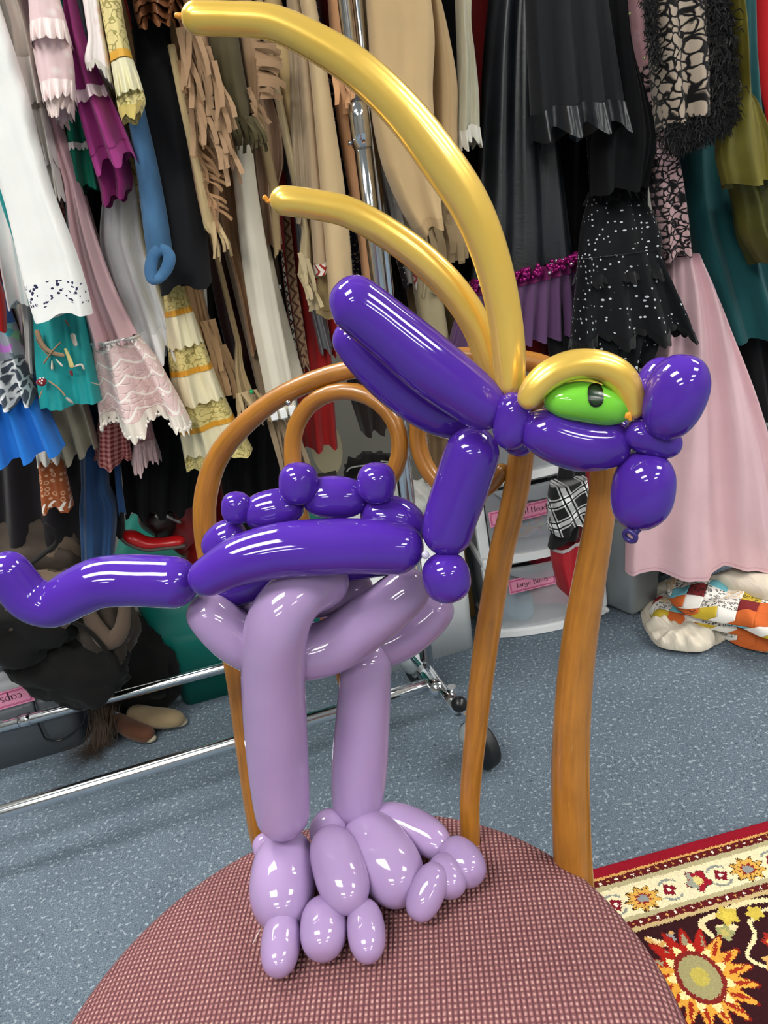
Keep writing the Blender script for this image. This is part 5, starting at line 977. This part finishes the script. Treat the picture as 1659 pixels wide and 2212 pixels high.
# ------------------------------------------------------------------ teal tote
tc0 = onZ(395, 1532, 0); TL = plain('teal_plastic', '0c6a60', .35)
tcx, tcy = loc(tc0); tcen = W(tcx+.185, tcy+.175, 0); tote = thing('teal_tote', 'large teal plastic tote under the yellow skirt', 'storage tote', tuple(tcen)); TH = .365
def shell(b, c, hx, hy, z0, z1, tp, th, ax=AXR):
    """open box with walls: outer and inner loops"""
    def loop(hx_, hy_, z, r=.03):
        o = []
        for sx, sy, a0 in ((1, 1, 0), (-1, 1, 90), (-1, -1, 180), (1, -1, 270)):
            for k in range(5): a = math.radians(a0+22.5*k); o.append(c+ax[0]*(sx*(hx_-r)+math.cos(a)*r)+ax[1]*(sy*(hy_-r)+math.sin(a)*r)+cz*z)
        return o
    rs_ = [loop(hx*tp, hy*tp, z0), loop(hx, hy, z1), loop(hx-th, hy-th, z1), loop(hx*tp-th, hy*tp-th, z0+th)]; V = sum(rs_, []); n = 20
    b.add(V, [(i*n+j, i*n+(j+1) % n, (i+1)*n+(j+1) % n, (i+1)*n+j) for i in range(3) for j in range(n)]+[tuple(range(n))[::-1], tuple(3*n+j for j in range(n))])
b = MB(); shell(b, tcen, .22, .20, .0, TH, .84, .006); b.build('body', TL, tote, True)
b = MB(); shell(b, tcen, .24, .22, TH-.03, TH+.012, .985, .03); b.build('rim', TL, tote, True)
# red shoe and boots in the tote
RL = fabric('7a1210', 'leather', '5c0c0c', rough=.3, name='red_leather'); sh = onY(290, 1163, 1.44)
RED2 = plain('red_shoe_leather', 'b01418', .3)
shoe = thing('red_shoe', 'red pointed shoe lying on the rim of the teal tote', 'shoe', tuple(onY(330, 1180, 1.46)))
tube('upper', front([(262, 1152), (285, 1160), (315, 1172), (350, 1172), (400, 1166)], 1.45), [.014, .022, .020, .016, .02], RED2, shoe, ns=40, seg=20, flat=.6)
tube('sole', front([(258, 1160), (280, 1174), (315, 1186), (350, 1184), (402, 1178)], 1.44), [.006, .010, .009, .008, .009], plain('grey_sole', '4c4540', .6), shoe, ns=30, seg=12, flat=.5)
for lab_, dx, yy in (('dark red leather boot, front one, standing in the teal tote', 0, 1.53), ('dark red leather boot, rear one, standing in the teal tote', 55, 1.60)):
    bt_ = thing('red_boot', lab_, 'boot', tuple(onY(400+dx, 1170, yy)))
    tube('shaft', [onY(352+dx, 930, yy), onY(372+dx, 1000, yy), onY(392+dx, 1070, yy), onY(408+dx, 1150, yy), onY(415+dx, 1200, yy)], [.058, .056, .05, .042, .044], RL, bt_, ns=40, seg=24, caps=(0, 1))
    tube('foot', [onY(415+dx, 1190, yy), onY(450+dx, 1200, yy-.04), onY(480+dx, 1215, yy-.08)], [.045, .035, .02], RL, bt_, ns=24, seg=18)
bb = thing('black_handbag', 'glossy dark brown bag leaning behind the red shoe', 'bag', tuple(onY(340, 1130, 1.50)))
tube('body', front([(300, 1130), (340, 1118), (390, 1135)], 1.52), [.03, .05, .045], fabric('1d1210', 'leather', '2c1c18', rough=.25), bb, ns=24, seg=20); tube('trim', front([(300, 1095), (345, 1108), (392, 1130)], 1.465), [.004, .005, .004], plain('steel_trim', '8b8b88', .25, .8), bb, ns=20, seg=8)
# ------------------------------------------------------------------ taupe backpack and heaped clothes at left
bp = thing('taupe_coat_heap', 'heap of taupe and black coat cloth behind the balloon tail', 'clothing', tuple(onY(110, 1450, 1.45)[:2])+(.26,)); TP = fabric('3d342c', sheen=.1); BK = fabric('121110', sheen=.05)
def hp(nm, x, y, Y_, rx, ry, rz, m, sd, r=.28): heap(nm, onY(x, y, Y_), rx, ry, rz, m, bp, sd, r, 44, False)
hp('taupe_cloth', 70, 1200, 1.50, .14, .09, .10, TP, 1); hp('black_lining', 20, 1330, 1.44, .13, .08, .10, BK, 2); hp('taupe_cloth', 215, 1330, 1.45, .062, .05, .11, TP, 3); hp('taupe_cloth', 60, 1300, 1.40, .10, .04, .06, fabric('6b5a4a'), 4); hp('black_lining', 160, 1440, 1.45, .11, .06, .09, BK, 5); hp('black_lining', 290, 1440, 1.60, .10, .04, .13, BK, 9); hp('taupe_cloth', 120, 1235, 1.46, .07, .05, .09, fabric('5a4c3e'), 6)  # rightmost black heap is added to darken the floor gap beside the tote
tube('strap', front([(95, 1130), (125, 1165), (90, 1200), (40, 1235)], 1.36), [.010]*4, BK, bp, ns=30, seg=10, flat=.4)
tube('coat_fold', front([(180, 1300), (205, 1350), (235, 1385), (262, 1360), (270, 1300)], 1.39), [.012, .016, .02, .016, .010], fabric('5f4f42'), bp, ns=40, seg=14, flat=.7)
tube('strap', front([(150, 1340), (190, 1362), (225, 1400), (240, 1430)], 1.37), [.008]*4, BK, bp, ns=30, seg=10, flat=.4)
# ------------------------------------------------------------------ grey clear bin at left
lb0 = onZ(205, 1612, 0); la, lbb = loc(lb0); lc = W(la-.30, lbb+.16, 0); tub = thing('clear_storage_bin', 'grey translucent storage bin with upside down pink label at left', 'storage bin', tuple(lc))
GT_ = clear('smoky_clear_plastic', '6c7176', .9)
b = MB(); shell(b, lc, .30, .155, .0, .245, .93, .004); b.build('body', GT_, tub, True); b = MB(); b.box(lc+cz*.255, (.315, .17, .010), AXR, .006); b.build('lid', plain('grey_lid', '55595c', .35), tub, True)
fy0 = None
def onBin(x, y, off=.004):   # on the slightly sloping front face
    return onY(x, y, (lc+N1*(.150+off))[1]-.17*(lc+N1*(.150+off))[0])
c = onBin(24, 1508, .012); label(tub, c, -E1, -cz*1., .085, .040, 'caps', .045, flip=False)
tube('cord', [onBin(x, y, .010) for x, y in ((30, 1405), (48, 1450), (70, 1510), (82, 1560), (90, 1580), (100, 1597), (125, 1600), (155, 1585), (180, 1560), (186, 1530))], [.0022]*10, BLACKP, tub, ns=60, seg=8)
tube('cord', [onBin(x, y, .010) for x, y in ((80, 1455), (108, 1480), (120, 1500), (128, 1520))], [.0022]*4, BLACKP, tub, ns=24, seg=8)
# ------------------------------------------------------------------ brown fur tail and moccasins
hr = []; V = []; Fc = []; rnd = random.Random(12)
root = onZ(225, 1520, .10)
for i in range(420):
    a = root+np.array([rnd.gauss(0, .014), rnd.gauss(0, .012), rnd.gauss(0, .012)]); tx, ty = rnd.choice(((120, 1660), (150, 1665), (175, 1640), (200, 1640), (235, 1600), (135, 1630))); e = onZ(tx+rnd.gauss(0, 14), ty+rnd.gauss(0, 9), .006)
    m_ = onZ(215+rnd.gauss(0, 12), 1600+rnd.gauss(0, 10), .025); C = catmull(np.array([a, m_, e]), 7); wd = .0009; sd_ = np.array([.7, .1, .3])*wd; i0 = len(V)
    for k, p in enumerate(C): q = sd_*(1-.8*k/6); V += [p-q, p+q]
    Fc += [(i0+2*k, i0+2*k+1, i0+2*k+3, i0+2*k+2) for k in range(6)]
ft = mesh('fur_tail', V, Fc, fabric('3a2818', rough=.6), None, [(v[0], v[2]) for v in V]); tag(ft, 'scraggly dark brown fur tail trailing on the carpet', 'fur tail', kind='stuff')
for lb_, pts, yy in (('tan suede moccasin lying on its side beside the teal tote', [(280, 1535, .04), (320, 1548, .035), (365, 1552, .03), (400, 1552, .02)], .026), ('second moccasin, darker, tucked under the fur tail', [(245, 1550, .04), (285, 1575, .03), (330, 1590, .018)], .022)):
    t_ = thing('moccasin', lb_, 'shoe', tuple(onZ(pts[1][0], pts[1][1]+20, 0)))
    tube('upper', [onZ(*p) for p in pts], [yy*.8, yy, yy*.95, yy*.6][:len(pts)], fabric('7d6b50' if yy > .024 else '4e2c1c', 'leather', '9c8a6a' if yy > .024 else '6d4a34'), t_, ns=30, seg=22, flat=.8)
    tube('sole', [onZ(p[0]+4, p[1]+8, .010) for p in pts], [yy*.55]*len(pts), fabric('a69c84'), t_, ns=24, seg=14, flat=.5)
# ------------------------------------------------------------------ odds and ends behind the chair loops
c = onY(705, 965, 1.50); ov_ = thing('cream_board', 'cream oval board leaning behind the left chair loop', 'board', (c[0], c[1], 0)); b = MB(); V = []; n = 40
for off in (0, .006):
    for i in range(n):
        a = 2*PI*i/n; q = onY(705+math.cos(a)*34-math.sin(a)*-8, 965+math.sin(a)*62, 1.50+off); V.append(q)
b.add(V, [tuple(range(n)), tuple(range(n, 2*n))[::-1]]+[(i, n+i, n+(i+1) % n, (i+1) % n) for i in range(n)]); b.build('panel', plain('cream_board', 'b3a684', .7), ov_)
st = MB(); bt0 = onY(705, 1020, 1.503); st.box((bt0[0], bt0[1], bt0[2]/2), (.02, .003, bt0[2]/2), AXR); st.build('support', plain('dark_board', '38322a', .8), ov_)
c = onZ(880, 1260, 0); wa, wb = loc(onY(885, 1150, 1.46)); wc_ = W(wa-.02, wb+.16, 0); wb_ = thing('white_storage_bin', 'white storage bin behind the balloon back, black and white cloth on top', 'storage bin', tuple(wc_))
zt = onY(880, 1150, 1.46)[2]
b = MB(); shell(b, wc_, .15, .14, 0, zt-.02, .9, .005); b.build('body', WPL, wb_, True); b = MB(); b.box(wc_+cz*(zt-.01), (.16, .15, .01), AXR, .006); b.build('lid', WPL, wb_, True)
tag(heap('white_cloth', W(wa+.03, wb+.09, zt+.033), .075, .06, .05, fabric('dcdcd6', 'crinkle'), None, 14, .5), 'crumpled white cloth on the white bin lid, between chair loops', 'cloth')
tag(heap('black_cloth', onY(800, 1030, 1.60), .06, .05, .05, BK, None, 15, .5, flatb=False), 'crumpled black cloth seen through left chair loop', 'cloth')
tube('wire_hanger', front([(748, 1020), (758, 1010), (800, 1004), (850, 1000), (822, 996)], 1.50), [.0018]*5, plain('hanger_wire', 'b8b8b4', .3, .8), bpy.data.objects['black_cloth'], ns=24, seg=6)
# cardboard and lid standing left of the cart
a = onZ(1030, 1332, 0); cbm = thing('cardboard_panel', 'brown cardboard panel standing left of the drawer cart', 'cardboard', tuple(a)); ca_, cb2 = loc(a)
b = MB(); b.box(W(ca_-.035, cb2+.012, .18), (.034, .008, .18), AXR, .0); b.build('panel', fabric('94713f'), cbm)
a = onZ(1008, 1357, 0); ca_, cb2 = loc(a); ld = thing('white_bin_lid', 'pale bin lid leaning upright left of the cardboard', 'lid', tuple(a))
b = MB(); b.box(W(ca_-.075, cb2+.01, .06), (.075, .006, .06), AXR, .004); b.build('rim', WPL, ld); b = MB(); b.box(W(ca_-.075, cb2+.003, .062), (.066, .003, .050), AXR, .002); b.build('panel', plain('blue_grey_lid', '9fb0b4', .35), ld)
a = onZ(1050, 1318, 0); ca_, cb2 = loc(a); gx = thing('grey_clear_bin', 'smoky clear bin squeezed between cardboard and cart', 'storage bin', tuple(a)); b = MB(); b.box(W(ca_-.01, cb2+.12, .11), (.018, .10, .11), AXR, .004, taper=.9); b.build('body', plain('smoky_plastic', '6f7678', .35), gx)
G('fringed_bag', 'beige fringed bag hanging behind the right chair loop', [(930, 850, 985, 845), (925, 900, 992, 893), (922, 925, 985, 915)], 1.37, fabric('a89a78'), 2, .006, .02)
G('brown_suede_coat', 'brown suede coat hanging behind the right chair loop', [(915, 860, 1010, 850), (925, 960, 1010, 950), (930, 1040, 1000, 1030)], 1.44, fabric('7c6446'), 3, .010, .02)
G('white_striped_shirt', 'thin white and dark striped cloth beside the chrome pole, low', [(905, 980, 945, 975), (915, 1040, 952, 1035), (925, 1110, 955, 1105)], 1.56, fabric('c4beb8', 'gingham', '3a3430', k=.7), 3, .008, .015)
G('dark_brown_fringe_coat', 'dark brown coat with fringe seen through left chair loop', [(740, 700, 870, 690), (750, 830, 880, 820), (780, 935, 850, 925)], 1.48, fabric('241a16'), 4, .012, .03)
# extra casters / rack shelf shadow is left to the light
